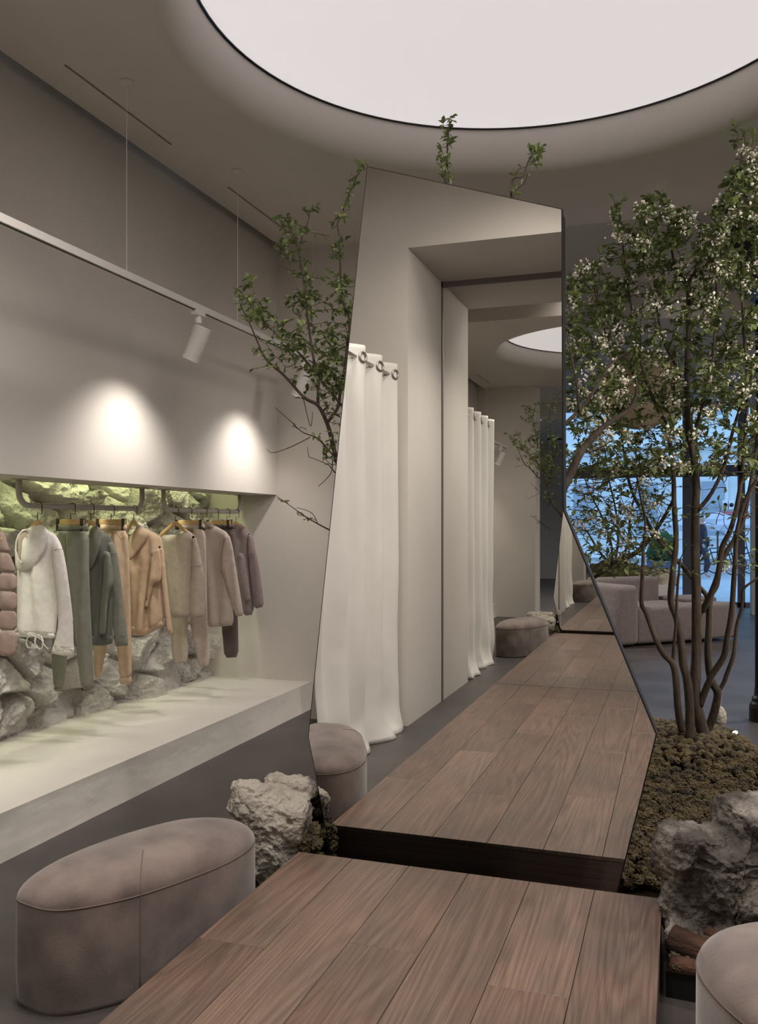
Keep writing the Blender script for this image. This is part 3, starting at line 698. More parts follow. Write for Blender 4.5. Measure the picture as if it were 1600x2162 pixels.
# 7 taupe trousers
Y = hanger(1033, (1030, 305), 'wooden clip hanger holding the light taupe trousers', 'clip', .11)
g = garment('trousers', 'light taupe straight trousers clipped behind the taupe top', 'trousers', Y)
pillow('waistband', [(975,330),(1050,330),(1118,326),(1120,352),(1050,358),(975,356)], Y-.004, 0.017, M_bge2, g, .002, 60, 61, w=.008)
pillow('leg', [(975,352),(1060,355),(1052,560),(1035,760),(1022,900),(1024,1082),(940,1086),(930,860),(950,600)], Y+.018, .024, M_bge2, g, .004, 22, 62)
pillow('leg', [(1040,352),(1120,350),(1126,620),(1130,850),(1146,1098),(1086,1108),(1056,980),(1032,850),(1035,600)], Y-.012, .026, M_bge2, g, .006, 26, 63)
# 8 taupe blazer
Y = hanger(1115, (1105, 310), 'thin hanger under the collar of the taupe blazer', half=.12)
g = garment('blazer', 'light taupe blazer in the middle of the right rail', 'blazer', Y)
pillow('body', [(1095,340),(1130,318),(1185,342),(1238,372),(1262,430),(1262,520),(1262,700),(1276,878),(1200,885),(1128,888),(1118,700),(1105,520)], Y, .040, M_bge2, g, .006, 22, 71)
pillow('sleeve', [(1222,395),(1250,385),(1268,450),(1288,580),(1308,700),(1327,822),(1285,834),(1255,740),(1225,640),(1200,570),(1205,480)], Y-.035, .028, M_bge2, g, .004, 22, 72)
pillow('collar', [(1098,345),(1110,318),(1135,312),(1165,335),(1158,352),(1128,345),(1105,368)], Y-.04, 0.012, M_bge2, g, .002, 30, 73, w=.008)
# 9 mauve trousers
Y = hanger(1178, (1190, 306), 'wooden clip hanger holding the dark mauve trousers', 'clip', .10)
g = garment('trousers', 'dark mauve trousers showing below the taupe blazer', 'trousers', Y)
pillow('waistband', [(1170,328),(1230,332),(1278,328),(1280,352),(1170,352)], Y-.004, 0.016, M_mau2, g, .002, 60, 81, w=.008)
pillow('leg', [(1170,350),(1280,350),(1290,600),(1296,850),(1300,1052),(1222,1056),(1208,900),(1192,700),(1176,520)], Y, .028, M_mau2, g, .005, 24, 82)
# 10 mauve jacket
Y = hanger(1290, (1285, 310), 'thin hanger inside the mauve jacket at the rail end', half=.10)
hanger(1240, (1235, 305), 'wooden clip hanger beside the mauve jacket', 'clip', .05)
g = garment('jacket', 'mauve wool jacket last on the right rail', 'jacket', Y)
pillow('body', [(1262,345),(1285,322),(1310,325),(1345,355),(1372,385),(1388,440),(1390,600),(1382,820),(1330,826),(1308,760),(1290,600),(1275,460)], Y, .036, M_mau, g, .006, 26, 91)
pillow('sleeve', [(1350,375),(1372,390),(1388,450),(1408,540),(1425,660),(1438,776),(1385,788),(1368,680),(1355,560),(1345,460)], Y-.032, .026, M_mau, g, .004, 24, 92)
pillow('sleeve', [(1300,480),(1330,490),(1345,600),(1368,740),(1338,758),(1318,690),(1302,590)], Y-.05, .020, M_mau, g, .004, 24, 93)
# 11 pink quilted vest at the frame edge, and what hangs before it
Y0 = 3.42
def quilt(name, pts, Y, seed): return pillow(name, pts, Y, .018, M_pnk, g, .004, 30, seed, w=.02)
g = garment('puffer_vest', 'dusty pink quilted vest cut off by the left edge', 'vest', Y0)
rows = [365, 480, 590, 690, 795, 905, 1045]
L_ = [-70]*7; R_ = [25, 55, 90, 95, 94, 92, 84]
for i in range(6):
    quilt('quilt_panel', [(-75, rows[i]), (-5 if i else -25, rows[i]), (-5, rows[i+1]), (-75, rows[i+1])], Y0, 100+i)
    quilt('quilt_panel', [(-6 if i else -20, rows[i]), (R_[i], rows[i]+8), (R_[i+1], rows[i+1]), (-6, rows[i+1])], Y0-.004, 110+i)
tp = P(8, 1140, Y=Y0)
t = empty('clothes_hanger', (RX, Y0, 1.56)); tag(t, 'wooden hanger with rounded end poking from the pink vest', 'clothes hanger', 'wooden clothes hangers on the rails')
MB().tube([tp + Vector((-.22, 0, .05)), tp + Vector((-.1, 0, .03)), tp], [.014, .015, .017], 12).build('shoulder_bar', M_hang, t, smooth=True)
MB().tube([(RX + .0215*math.cos(a), Y0, 1.56 + .0215*math.sin(a)) for a in np.linspace(3, -.4, 10)] + [tp + Vector((-.21, 0, .055))], .0024, 8).build('hook', M_hook, t, smooth=True)

def seams():
    allg = {o['label']: o for o in bpy.data.objects if o.get('category') and o.name.split('.')[0] in ('hoodie', 'joggers', 'knitted_top', 'trousers', 'blazer', 'jacket')}
    def seam(key, pts, dy, m):
        g = next(o for k, o in allg.items() if key in k); Y = g.location.y
        MB().tube([P(u, v, Y=Y - dy) for u, v in zA(pts)], .0016, 5).build('seam', m, g, smooth=True)
    seam('white drawstring', [(288,470),(318,462),(346,466)], .056, M_lin)
    seam('white drawstring', [(92,912),(190,908),(300,920)], .030, M_lin)
    seam('white drawstring', [(292,990),(350,996),(403,998)], .056, M_lin)
    seam('sage green hoodie', [(598,492),(620,486),(641,490)], .054, M_grn2)
    seam('sage green hoodie', [(500,938),(560,942),(612,935)], .030, M_grn)
    seam('sage green hoodie', [(615,938),(655,940),(696,936)], .054, M_grn2)
    seam('peach hoodie', [(866,475),(880,466),(896,468)], .046, M_lin)
    seam('peach hoodie', [(716,880),(770,888),(830,872),(888,852)], .032, M_lin)
    seam('taupe long-sleeved', [(1042,560),(1075,556),(1100,550)], .056, M_mau)
    seam('taupe blazer', [(1196,560),(1190,700),(1196,880)], .030, M_bge)
    seam('taupe blazer', [(1222,560),(1262,700),(1300,828)], .058, M_bge)
    seam('mauve wool', [(1352,500),(1375,488),(1394,490)], .052, M_mau2)
    seam('sage green joggers', [(306,364),(395,369),(482,364)], .036, M_grn2)
    seam('sage green joggers', [(446,1222),(480,1226),(514,1222)], .034, M_grn2)
    seam('peach joggers', [(546,362),(620,366),(696,362)], .034, M_lin)
seams()

# ------------------------------------------------------------------ curtain seen in the mirror
def curtain():
    t = empty('curtain', (-1.93, 1.4, 0)); tag(t, 'white floor-length grommet curtain reflected at the left of the mirror', 'curtain')
    ys = np.linspace(.62, 2.09, 170); zs = np.linspace(0.0, 2.60, 90); V = []
    for y in ys:
        for z in zs:
            k = z/2.6; am = .048*(.55 + .45*k)
            x = -1.955 + am*math.sin((y-.62)*2*math.pi/.34 + .5) + (1-k)**3*.05*mnoise.noise(Vector((y*3, z*2, 0))) - .09*(k - .0)*0
            fl = max(0, .22 - z)/.22*max(0, min(1, (2.0 - y)/.35))
            x += fl*fl*(.05 + .05*math.sin(y*9)) + .012*mnoise.noise(Vector((y*9, z*9, 2)))*(fl + .2*(1-k))
            V.append((x + (1-k)*.03*max(0, min(1, (2.0 - y)/.35)), y + .02*(1-k)*math.sin(z*3), z + .004 + .02*fl*max(0, mnoise.noise(Vector((y*6, 0, 0))))))
    nz = len(zs)
    q = [(i*nz+j, (i+1)*nz+j, (i+1)*nz+j+1, i*nz+j+1) for i in range(len(ys)-1) for j in range(nz-1)]
    m = mat('curtain_cotton', (.66, .635, .60), .9, (.70, .675, .64), 2, .1, 200, sheen=.2)
    o = raw('fabric', V, q, m, t, smooth=True); s = o.modifiers.new('s', 'SOLIDIFY'); s.thickness = .003
    for k in range(8):
        y = .62 + .085 + k*.17 - .0
        x = -1.955 + .048*math.sin((y-.62)*2*math.pi/.34 + .5)
        dx = .048*math.cos((y-.62)*2*math.pi/.34 + .5)*2*math.pi/.34
        nrm = Vector((1, -dx, 0)).normalized()
        prof = [(.030 + .008*math.cos(a), .005*math.sin(a)) for a in np.linspace(0, 2*math.pi, 10)]
        MB().lathe(prof, Vector((x, y, 2.525)) + nrm*.004, nrm, 22, cap=False).build('grommet', M_steel, t, smooth=True)
    MB().box((-1.99, .62, 2.44), (-1.989, .621, 2.441)) 
    rod = tag(MB().tube([(-1.95, .66, 2.525), (-1.95, 2.10, 2.525)], .013, 14).build('curtain_rod', M_steel, smooth=True), 'steel rod threaded through the curtain grommets', 'curtain rod')
curtain()

# ------------------------------------------------------------------ trees
M_bark = mat('grey_brown_bark', (.050, .036, .028), .9, (.105, .080, .062), 14, .7, 70, stretch=(1, 1, .3))
def leafmat(name, a, b_):
    m = mat(name, a, .55, b_, 9, 0, contrast=(.35, .65), spec=.3)
    m.node_tree.nodes['Principled BSDF'].inputs['Subsurface Weight'].default_value = 0
    nt = m.node_tree; pb = nt.nodes['Principled BSDF']; out = nt.nodes['Material Output']
    tr_ = nod(m, 'ShaderNodeBsdfTranslucent'); mx = nod(m, 'ShaderNodeMixShader'); mx.inputs[0].default_value = .25
    src = pb.inputs['Base Color'].links[0].from_socket
    L(m, src, tr_.inputs[0]); L(m, pb.outputs[0], mx.inputs[1]); L(m, tr_.outputs[0], mx.inputs[2]); L(m, mx.outputs[0], out.inputs[0])
    return m
M_leaf = leafmat('green_leaf', (.105, .140, .050), (.27, .33, .125))
M_blos = mat('cream_blossom', (.76, .70, .58), .8, (.84, .80, .70), 20)
class Tree:
    def __init__(s, seed, name, label, base, group=None):
        s.rng = random.Random(seed); s.nodes = []; s.wood = MB(); s.lv = []; s.lf = []; s.bv = []; s.bf = []; s.pref = None
        s.root = empty(name, base); tag(s.root, label, 'tree', group)
    def stroke(s, px, y0, y1, r0, r1, jit=.0):
        n = len(px); pts = []
        for i, (u, v) in enumerate(px):
            pts.append(P(u, v, Y=y0 + (y1-y0)*i/(n-1)))
        s.poly(pts, r0, r1, 5)
        return pts
    def poly(s, pts, r0, r1, sub=4, n=8):
        out = []; k = len(pts)
        for i in range(k-1):
            p0, p1, p2, p3 = pts[max(0, i-1)], pts[i], pts[i+1], pts[min(k-1, i+2)]
            for j in range(sub):
                t = j/sub; out.append(.5*((2*p1) + (-p0+p2)*t + (2*p0-5*p1+4*p2-p3)*t*t + (-p0+3*p1-3*p2+p3)*t**3))
        out.append(pts[-1]); m = len(out)
        rad = [max(.0009, r0 + (r1-r0)*i/(m-1))*(1 + .10*mnoise.noise(out[i]*14)) for i in range(m)]
        s.wood.tube(out, rad, n)
        for p, r in zip(out, rad): s.nodes.append((p, r))
    def leaf(s, p, d, size):
        rg = s.rng; d = d.normalized(); side = d.cross(Vector((rg.uniform(-.5, .5), rg.uniform(-.5, .5), 1))).normalized(); up_ = side.cross(d)
        w_ = size*.27; cup = size*.06; b = len(s.lv); dr = -size*.12
        q = [p, p + d*size*.28 + side*w_*.85 + up_*cup, p + d*size*.62 + side*w_*.9 + up_*(cup), p + d*size + up_*dr, p + d*size*.62 - side*w_*.9 + up_*cup, p + d*size*.28 - side*w_*.85 + up_*cup, p + d*size*.5]
        s.lv += q; s.lf += [(b, b+1, b+6), (b+1, b+2, b+6), (b+2, b+3, b+6), (b+3, b+4, b+6), (b+4, b+5, b+6), (b+5, b, b+6)]
    def blossom(s, p, R=.042, n=30):
        rg = s.rng
        for _ in range(n):
            c = p + Vector((rg.gauss(0, R*.5), rg.gauss(0, R*.5), rg.gauss(0, R*.45))); r = rg.uniform(.004, .0072); b = len(s.bv)
            a = Vector((rg.gauss(0, 1), rg.gauss(0, 1), rg.gauss(0, 1))).normalized(); o1 = a.orthogonal().normalized(); o2 = a.cross(o1)
            s.bv += [c + a*r*.5, c - a*r*.5] + [c + (o1*math.cos(k*math.pi*.4) + o2*math.sin(k*math.pi*.4))*r*1.5 for k in range(5)]
            for k in range(5): s.bf += [(b, b+2+k, b+2+(k+1) % 5), (b+1, b+2+(k+1) % 5, b+2+k)]
    def twig(s, start, end, r0, leaves=6, size=.04, bl=0.0, bend=.2):
        rg = s.rng; d = end - start; ln = d.length
        j = lambda a: Vector((rg.uniform(-a, a), rg.uniform(-a, a), rg.uniform(-a, a)))
        mid = start.lerp(end, .5) + j(ln*bend) - Vector((0, 0, ln*.05)); q1 = start.lerp(mid, .5) + j(ln*.06); q3 = mid.lerp(end, .5) + j(ln*.06)
        pts = [start, q1, mid, q3, end]; s.poly(pts, r0, .0011, 2, 5)
        for i in range(leaves):
            t = 1 - (i/max(1, leaves))*.75*rg.uniform(.7, 1.1); t = min(.99, max(.1, t)); seg = min(3, int(t*4)); p = pts[seg].lerp(pts[seg+1], t*4-seg)
            dd = (pts[seg+1]-pts[seg]).normalized()*.5 + Vector((rg.gauss(0, .6), rg.gauss(0, .6), rg.gauss(-.1, .45)))
            s.leaf(p, dd, size*rg.uniform(.6, 1.25))
        if leaves: s.leaf(end, d + j(ln*.4), size)
        if rg.random() < bl: s.blossom(end + j(.01))
    def fill(s, targets, leaves=(4, 8), size=.04, bl=.2, maxlen=.45, r0=.0035):
        """connect each target to the nearest bit of existing wood"""
        N = np.array([tuple(p) for p, r in s.nodes]); T = [Vector(t) for t in targets]
        d0 = [float(((N - np.array(tuple(t)))**2).sum(1).min()) for t in T]; order = sorted(range(len(T)), key=lambda i: d0[i])
        nodes = N
        for i in order:
            t = T[i]; a = np.array(tuple(t)); dv = nodes - a; cost = (dv**2).sum(1) + np.where(nodes[:, 2] > a[2] + .02, .06, 0)
            k = int(cost.argmin()); st_ = Vector(nodes[k]); ln = (t - st_).length
            if ln < .02: continue
            before = len(s.nodes)
            s.twig(st_, t, min(.009, r0*(.6 + ln*1.8)), s.rng.randint(*leaves), size, bl)
            nodes = np.vstack([nodes, np.array([tuple(p) for p, r in s.nodes[before:]])])
    def build(s, lname='foliage'):
        s.wood.build('trunk_and_branches', M_bark, s.root, smooth=True)
        if s.lv: raw('foliage', s.lv, s.lf, M_leaf, s.root, smooth=False)
        if s.bv: raw('blossom', s.bv, s.bf, M_blos, s.root)

# big multi-stemmed flowering tree on the right
T = Tree(7, 'flowering_tree', 'multi-stemmed tree with white blossom rising from the moss right of the mirror', (.12, 5.53, .12))
T.stroke([(1490,1568),(1473,1506),(1466,1475),(1468,1422),(1470,1366),(1470,1253),(1468,1169),(1468,1079),(1470,1030),(1464,963),(1453,906),(1450,811),(1453,697),(1453,602)], 5.53, 5.3, .036, .012)
T.stroke([(1453,602),(1425,560),(1412,490),(1400,425)], 5.3, 5.15, .010, .003)
T.stroke([(1453,602),(1490,530),(1530,460),(1555,390),(1568,310)], 5.3, 4.95, .010, .003)
T.stroke([(1455,1560),(1456,1500),(1451,1439),(1442,1402),(1437,1351),(1428,1304),(1416,1267),(1420,1211),(1427,1141),(1423,1070),(1421,1000),(1408,906),(1378,841),(1355,773),(1340,690),(1325,600),(1312,500),(1308,445)], 5.45, 5.25, .027, .003)
T.stroke([(1440,1545),(1431,1495),(1427,1436),(1420,1402),(1400,1380),(1383,1346),(1364,1295),(1355,1278),(1354,1253),(1357,1197),(1358,1157),(1362,1100),(1350,1040),(1340,980)], 5.35, 5.1, .022, .004)
T.stroke([(1420,1400),(1423,1360),(1427,1315),(1430,1242),(1436,1180)], 5.37, 5.3, .011, .006)
T.stroke([(1492,1545),(1507,1506),(1515,1464),(1501,1436),(1494,1380),(1497,1323),(1499,1262),(1512,1235),(1524,1183),(1549,1141),(1569,1098),(1588,1000),(1605,880),(1610,760)], 5.6, 5.4, .026, .008)
T.stroke([(1515,1464),(1527,1444),(1535,1422),(1549,1380),(1555,1323),(1566,1281),(1569,1245),(1597,1222),(1640,1190)], 5.6, 5.5, .016, .005)
T.stroke([(1476,1490),(1501,1430),(1527,1388),(1535,1346),(1544,1295),(1549,1225),(1552,1180),(1556,1120),(1575,1050),(1600,1010)], 5.5, 5.2, .021, .008)
T.stroke([(1482,1290),(1499,1258),(1516,1211),(1524,1157),(1541,1121),(1555,1070),(1566,1000),(1575,900),(1578,800),(1570,700),(1565,560),(1575,420)], 5.5, 5.1, .019, .004)
T.stroke([(1465,1330),(1480,1290),(1493,1262),(1473,1236),(1442,1197),(1414,1169),(1381,1127),(1358,1084),(1336,1042),(1324,1000),(1313,925),(1309,830),(1290,740),(1262,650),(1250,580)], 5.55, 5.75, .017, .003)
T.stroke([(1472,1080),(1503,1039),(1529,982),(1548,906),(1567,849),(1598,766),(1630,680)], 5.4, 5.2, .012, .005)
T.stroke([(1460,925),(1484,849),(1507,724),(1512,600),(1530,480)], 5.35, 5.0, .010, .003)
T.stroke([(1450,830),(1425,770),(1400,720),(1385,640),(1380,560)], 5.33, 5.5, .008, .003)
T.stroke([(1408,906),(1440,860),(1520,760),(1560,690),(1600,640)], 5.3, 5.1, .008, .004)
T.stroke([(1254,1216),(1307,1183),(1344,1166),(1375,1132),(1403,1090),(1421,1056)], 5.9, 5.4, .020, .009)
T.stroke([(1254,1216),(1280,1195),(1320,1172)], 5.95, 5.75, .018, .012)
rg = random.Random(12)
top = [(1190,600),(1215,545),(1240,575),(1262,530),(1290,500),(1312,440),(1335,490),(1362,415),(1398,405),(1420,455),(1440,420),(1480,455),(1512,430),(1538,380),(1562,300),(1600,330),(1660,360)]
def topv(u):
    for (a, va), (b_, vb) in zip(top[:-1], top[1:]):
        if a <= u <= b_: return va + (vb-va)*(u-a)/(b_-a)
    return 500
tg = []
for _ in range(1500):
    u = rg.uniform(1192, 1655); v = rg.uniform(300, 1000)
    if v < topv(u) + 4: continue
    if v > 850 and rg.random() < .25: continue
    tg.append(P(u, v, Y=rg.uniform(4.85, 5.95) if v > 520 else rg.uniform(4.75, 5.35)))
T.fill([t for t in tg if t.z < 3.55 and t.y > 4.7], (6, 10), .048, .22)
tg = []
for _ in range(470):
    u = rg.uniform(1198, 1640) if rg.random() < .3 else rg.uniform(1195, 1420); v = rg.uniform(960, 1215)
    tg.append(P(u, v, Y=rg.uniform(5.0, 6.0)))
T.fill(tg, (0, 4), .042, .06)
for tu, tv, ty in ((1308,445,5.25),(1314,500,5.25),(1400,425,5.15),(1412,480,5.15),(1568,310,4.95),(1560,370,4.95),(1530,480,5.0),(1512,560,5.0),(1380,560,5.5),(1383,620,5.5),(1575,430,5.1),(1568,540,5.1),(1250,585,5.75),(1340,985,5.1),(1262,650,5.75)):
    T.fill([P(tu + rg.gauss(0, 14), tv + rg.gauss(0, 18), Y=ty + rg.uniform(-.12, .12)) for _ in range(7)], (4, 8), .045, .25)
T.build()

# slender tree behind the mirror, its branches fan out to the left
T = Tree(21, 'slender_tree', 'slender leafy tree behind the mirror with branches fanning out to its left', (-1.05, 4.2, .1))
q0 = P(709, 968, Y=4.0); T.poly([Vector((-1.05, 4.2, .08)), Vector((-1.08, 4.15, .7)), Vector((-1.25, 4.05, 1.3)), q0], .026, .017, 6)
T.stroke([(709,968),(700,927),(690,893),(671,856),(642,839),(600,793),(563,760),(545,725),(530,690),(508,645)], 4.0, 3.8, .0125, .002)
T.stroke([(690,893),(713,860),(719,815),(728,773),(735,700)], 4.0, 4.05, .009, .005)
T.stroke([(671,856),(671,798),(661,752),(650,677),(644,615),(630,527),(619,494),(600,458)], 3.95, 4.1, .0085, .0018)
T.stroke([(632,530),(638,498),(650,469),(655,442)], 4.1, 4.15, .003, .0015)
T.stroke([(735,780),(738,681),(725,640),(719,581),(718,527),(715,490),(713,469),(725,440),(746,390),(766,346)], 4.1, 4.0, .008, .0016)
T.stroke([(721,856),(671,794),(630,744),(588,710),(559,681),(538,648),(500,618)], 4.05, 3.75, .007, .0016)
T.stroke([(709,968),(671,927),(638,912),(613,889),(580,860)], 4.0, 3.8, .004, .0014)
T.stroke([(655,923),(613,944),(576,956),(563,948)], 3.92, 3.8, .0025, .0013)
T.stroke([(707,998),(692,981),(651,964)], 4.0, 3.9, .003, .0013)
T.stroke([(702,970),(698,1000),(672,1027)], 4.0, 3.9, .0025, .0013)
T.stroke([(640,840),(655,900),(660,870)], 3.95, 3.95, .0022, .0013)
T.stroke([(720,1130),(694,1118),(671,1106),(642,1089),(613,1068),(584,1048)], 4.05, 3.8, .0045, .0014)
T.stroke([(671,1106),(660,1085),(640,1075),(625,1072)], 3.96, 3.9, .002, .0012)
a = P(945, 600, Y=4.1); T.poly([Vector((-1.05, 4.2, .5)), Vector((-.95, 4.2, 1.6)), a, P(940, 384, Y=4.1), P(944, 320, Y=4.1), P(949, 256, Y=4.1)], .014, .0014, 6)
T.poly([Vector((-1.0, 4.2, 1.2)), Vector((-.6, 4.2, 2.0)), P(1080, 430, Y=4.0), P(1105, 370, Y=4.0), P(1118, 335, Y=4.0), P(1140, 312, Y=4.0)], .009, .0013, 6)
T.poly([Vector((-1.05, 4.2, 1.0)), Vector((-.6, 4.15, 1.5)), P(1195, 1020, Y=4.4), P(1226, 955, Y=4.5), P(1264, 910, Y=4.6), P(1294, 887, Y=4.65), P(1328, 864, Y=4.7), P(1343, 830, Y=4.7), P(1342, 800, Y=4.7)], .026, .006, 6)
T.poly([P(1180, 905, Y=4.4), P(1195, 893, Y=4.4), P(1237, 849, Y=4.5), P(1290, 770, Y=4.6), P(1330, 740, Y=4.6)], .012, .004, 6)
T.poly([P(1196, 700, Y=4.4), P(1215, 800, Y=4.4), P(1222, 870, Y=4.45)], .004, .006, 6)
rg = random.Random(31)
def near(px, n, sp, y, lv, size, bl=0, ml=.3):
    tg = []
    for _ in range(n):
        i = rg.randrange(len(px)-1); t = rg.random(); u = px[i][0] + (px[i+1][0]-px[i][0])*t + rg.gauss(0, sp); v = px[i][1] + (px[i+1][1]-px[i][1])*t + rg.gauss(0, sp)
        tg.append(P(u, v, Y=y + rg.uniform(-.22, .22)))
    T.fill(tg, lv, size, bl, r0=.0022)
near([(510,620),(540,650),(590,700),(640,750),(680,800)], 70, 15, 3.9, (4, 8), .036)
near([(530,690),(560,740),(600,770)], 14, 16, 3.85, (2, 5), .036)
near([(600,460),(625,520),(640,600),(650,680),(665,760)], 56, 17, 4.08, (4, 8), .036)
near([(766,350),(745,390),(722,450)], 9, 6, 4.02, (3, 6), .034)
near([(715,470),(716,520),(718,560)], 12, 14, 4.05, (3, 7), .034)
near([(720,590),(728,650),(730,720),(720,780),(700,800)], 110, 24, 4.0, (3, 8), .034)
near([(670,700),(700,760),(690,830),(715,880)], 60, 20, 4.0, (2, 6), .034)
near([(700,900),(690,950),(705,960)], 16, 12, 3.95, (1, 4), .03)
near([(600,880),(640,920),(680,940)], 7, 12, 3.85, (0, 2), .03)
near([(590,1052),(620,1078),(650,1095)], 5, 8, 3.85, (0, 3), .022)
near([(949,256),(944,320),(942,372)], 14, 8, 4.1, (4, 7), .036)
near([(1140,312),(1110,350),(1095,410)], 8, 8, 4.0, (2, 5), .034)
near([(1200,900),(1240,860),(1290,800),(1320,870)], 26, 30, 4.6, (3, 7), .042, .2)
for tu, tv, ty in ((766,348,4.0),(756,372,4.0),(655,444,4.15),(640,480,4.12),(600,460,4.1),(612,490,4.1),(508,640,3.8),(520,665,3.8),(949,258,4.1),(947,290,4.1),(1138,314,4.0),(1118,335,4.0)):
    T.fill([P(tu + rg.gauss(0, 7), tv + rg.gauss(0, 8), Y=ty + rg.uniform(-.06, .06)) for _ in range(4)], (3, 6), .036, 0)
T.build()
# bare-twigged shrub in the planter behind the sofa
T = Tree(41, 'planter_shrub', 'thin-twigged shrub in the planter behind the sofa, against the window', (0, 13.2, .6))
b0 = P(1292, 1195, Y=13.2); T.root.location = b0
for k, (pts) in enumerate([[(1292,1200),(1290,1150),(1270,1090),(1245,1040),(1225,980)], [(1295,1200),(1305,1140),(1300,1080),(1285,1010),(1275,940)], [(1300,1200),(1325,1150),(1330,1090),(1345,1020),(1350,960)], [(1290,1195),(1262,1160),(1238,1120),(1215,1090)], [(1298,1195),(1345,1165),(1375,1130),(1395,1085)]]):
    T.stroke(pts, 13.2, 13.2 + (k-2)*.25, .022, .006)
tg = [P(rg.uniform(1200, 1420), rg.uniform(880, 1180), Y=rg.uniform(12.6, 13.8)) for _ in range(150)]
T.fill(tg, (1, 4), .075, 0, r0=.006)
T.build()

# ------------------------------------------------------------------ front room: sofa, planter, pendant, post
M_sofa = mat('mauve_boucle', (.150, .120, .118), .95, (.19, .155, .15), 30, .4, 260, sheen=.4)
sofa = empty('sofa', (.0, 11.6, 0)); tag(sofa, 'low curved mauve sofa beyond the tree in front of the windows', 'sofa')
A_ = Vector((-.477, 11.0)); B_ = Vector((.63, 12.03)); dv = (B_-A_).normalized(); nv = Vector((-dv.y, dv.x))
def quad(a0, a1, b0_, b1_, z0, z1, name, bev, m=M_sofa):
    p = [A_ + dv*a0 + nv*b0_, A_ + dv*a1 + nv*b0_, A_ + dv*a1 + nv*b1_, A_ + dv*a0 + nv*b1_]
    return MB().prism([tuple(x) for x in p], z0, z1).build(name, m, sofa, smooth=True, bevel=bev, seg=4)
quad(0, 1.62, 0, .85, .03, .47, 'seat', .05)
quad(-.02, 1.0, .72, 1.0, .03, .78, 'backrest', .06)
quad(-.36, .0, -.05, .95, .03, .74, 'armrest', .07)
quad(1.05, 1.62, .35, .85, .46, .52, 'seat_cushion', .03)
pl = empty('planter', (-.2, 13.6, 0)); tag(pl, 'long indoor planter of moss behind the sofa', 'planter')
c0 = P(1255, 1250, Y=13.4); c1 = P(1425, 1250, Y=13.4)
MB().box((c0.x, 13.0, 0), (c1.x, 14.0, .62)).build('planter_box', M_front_wall, pl, bevel=.01)
blob('moss_mound', [(P(1300,1200,Y=13.4).x, 13.4, .74, .42, .35, .22), (P(1350,1200,Y=13.4).x, 13.4, .70, .3, .3, .18)], mat('planter_moss', (.045, .035, .014), .95, (.10, .08, .03), 8, .8, 60), .03, .06, parent=None).parent = pl
for o in pl.children:
    if o.name.startswith('moss_mound'): o.matrix_basis = Matrix.Translation(-pl.location)
blob('rock', [(P(1395,1205,Y=13.3).x, 13.25, .70, .24, .2, .18)], M_rock1, .025, .05, 'pale rock heaped on the planter behind the sofa backrest', 'rock', seed=8)
M_brass = mat('aged_brass', (.42, .34, .23), .5, (.60, .51, .37), 4, .3, 8, metal=.6, contrast=(.35, .6))
gp = P(1352, 822, Y=9.6); gong = empty('pendant', gp); tag(gong, 'big round brass pendant hanging behind the flowering tree', 'pendant')
dirv = Vector((gp.x, gp.y, 0)).normalized()
MB().lathe([(0, -.10), (.12, -.095), (.25, -.075), (.36, -.04), (.42, 0), (.36, .04), (.25, .075), (.12, .095), (0, .10)], gp, -dirv, 48).build('disc', M_brass, gong, smooth=True)
MB().tube([gp + Vector((0, 0, .42)), (gp.x, gp.y, 3.68)], .004, 6).build('cord', M_black, gong)
pp = P(1607, 1522, Z=0); post = empty('post', (pp.x, pp.y, 0)); tag(post, 'slim black cast post with stepped base at the right edge', 'post')
MB().lathe([(.085, 0), (.085, .10), (.078, .13), (.066, .145), (.066, .17), (.05, .19), (.046, .25)], (pp.x, pp.y, 0), n=24).build('base', M_black, post, smooth=False)
MB().lathe([(.044, .24), (.040, 3.72)], (pp.x, pp.y, 0), n=20).build('shaft', M_black, post, smooth=True)
c = [(1540,488),(1640,480),(1640,640),(1568,600),(1533,560)]; pts = [P(u, v, Y=6.9) for u, v in c]
tag(MB().prismY([(p.x, p.z) for p in reversed(pts)], 6.85, 7.25).build('hanging_speaker', M_black, bevel=.01), 'black angular speaker hung high beside the post at the right edge', 'speaker')
for (u, v, z) in ((1442, 590, 3.72),):
    p = P(u, v, Z=z); d = empty('downlight', p); tag(d, 'tiny bright ceiling downlight glinting through the blossom', 'downlight')
    MB().lathe([(.045, -.012), (.06, 0)], p, n=20).build('bezel', M_white, d)
    MB().lathe([(0, -.013), (.042, -.013)], p, n=20).build('lens', mat('downlight_lens', (1, 1, 1), .3, emit=(1, .97, .92), estr=9), d)
tag(MB().box((-3, 13.9, 3.50), (4, 13.96, 3.54)).build('curtain_track', M_black), 'thin dark ceiling track before the shop windows', 'ceiling track')

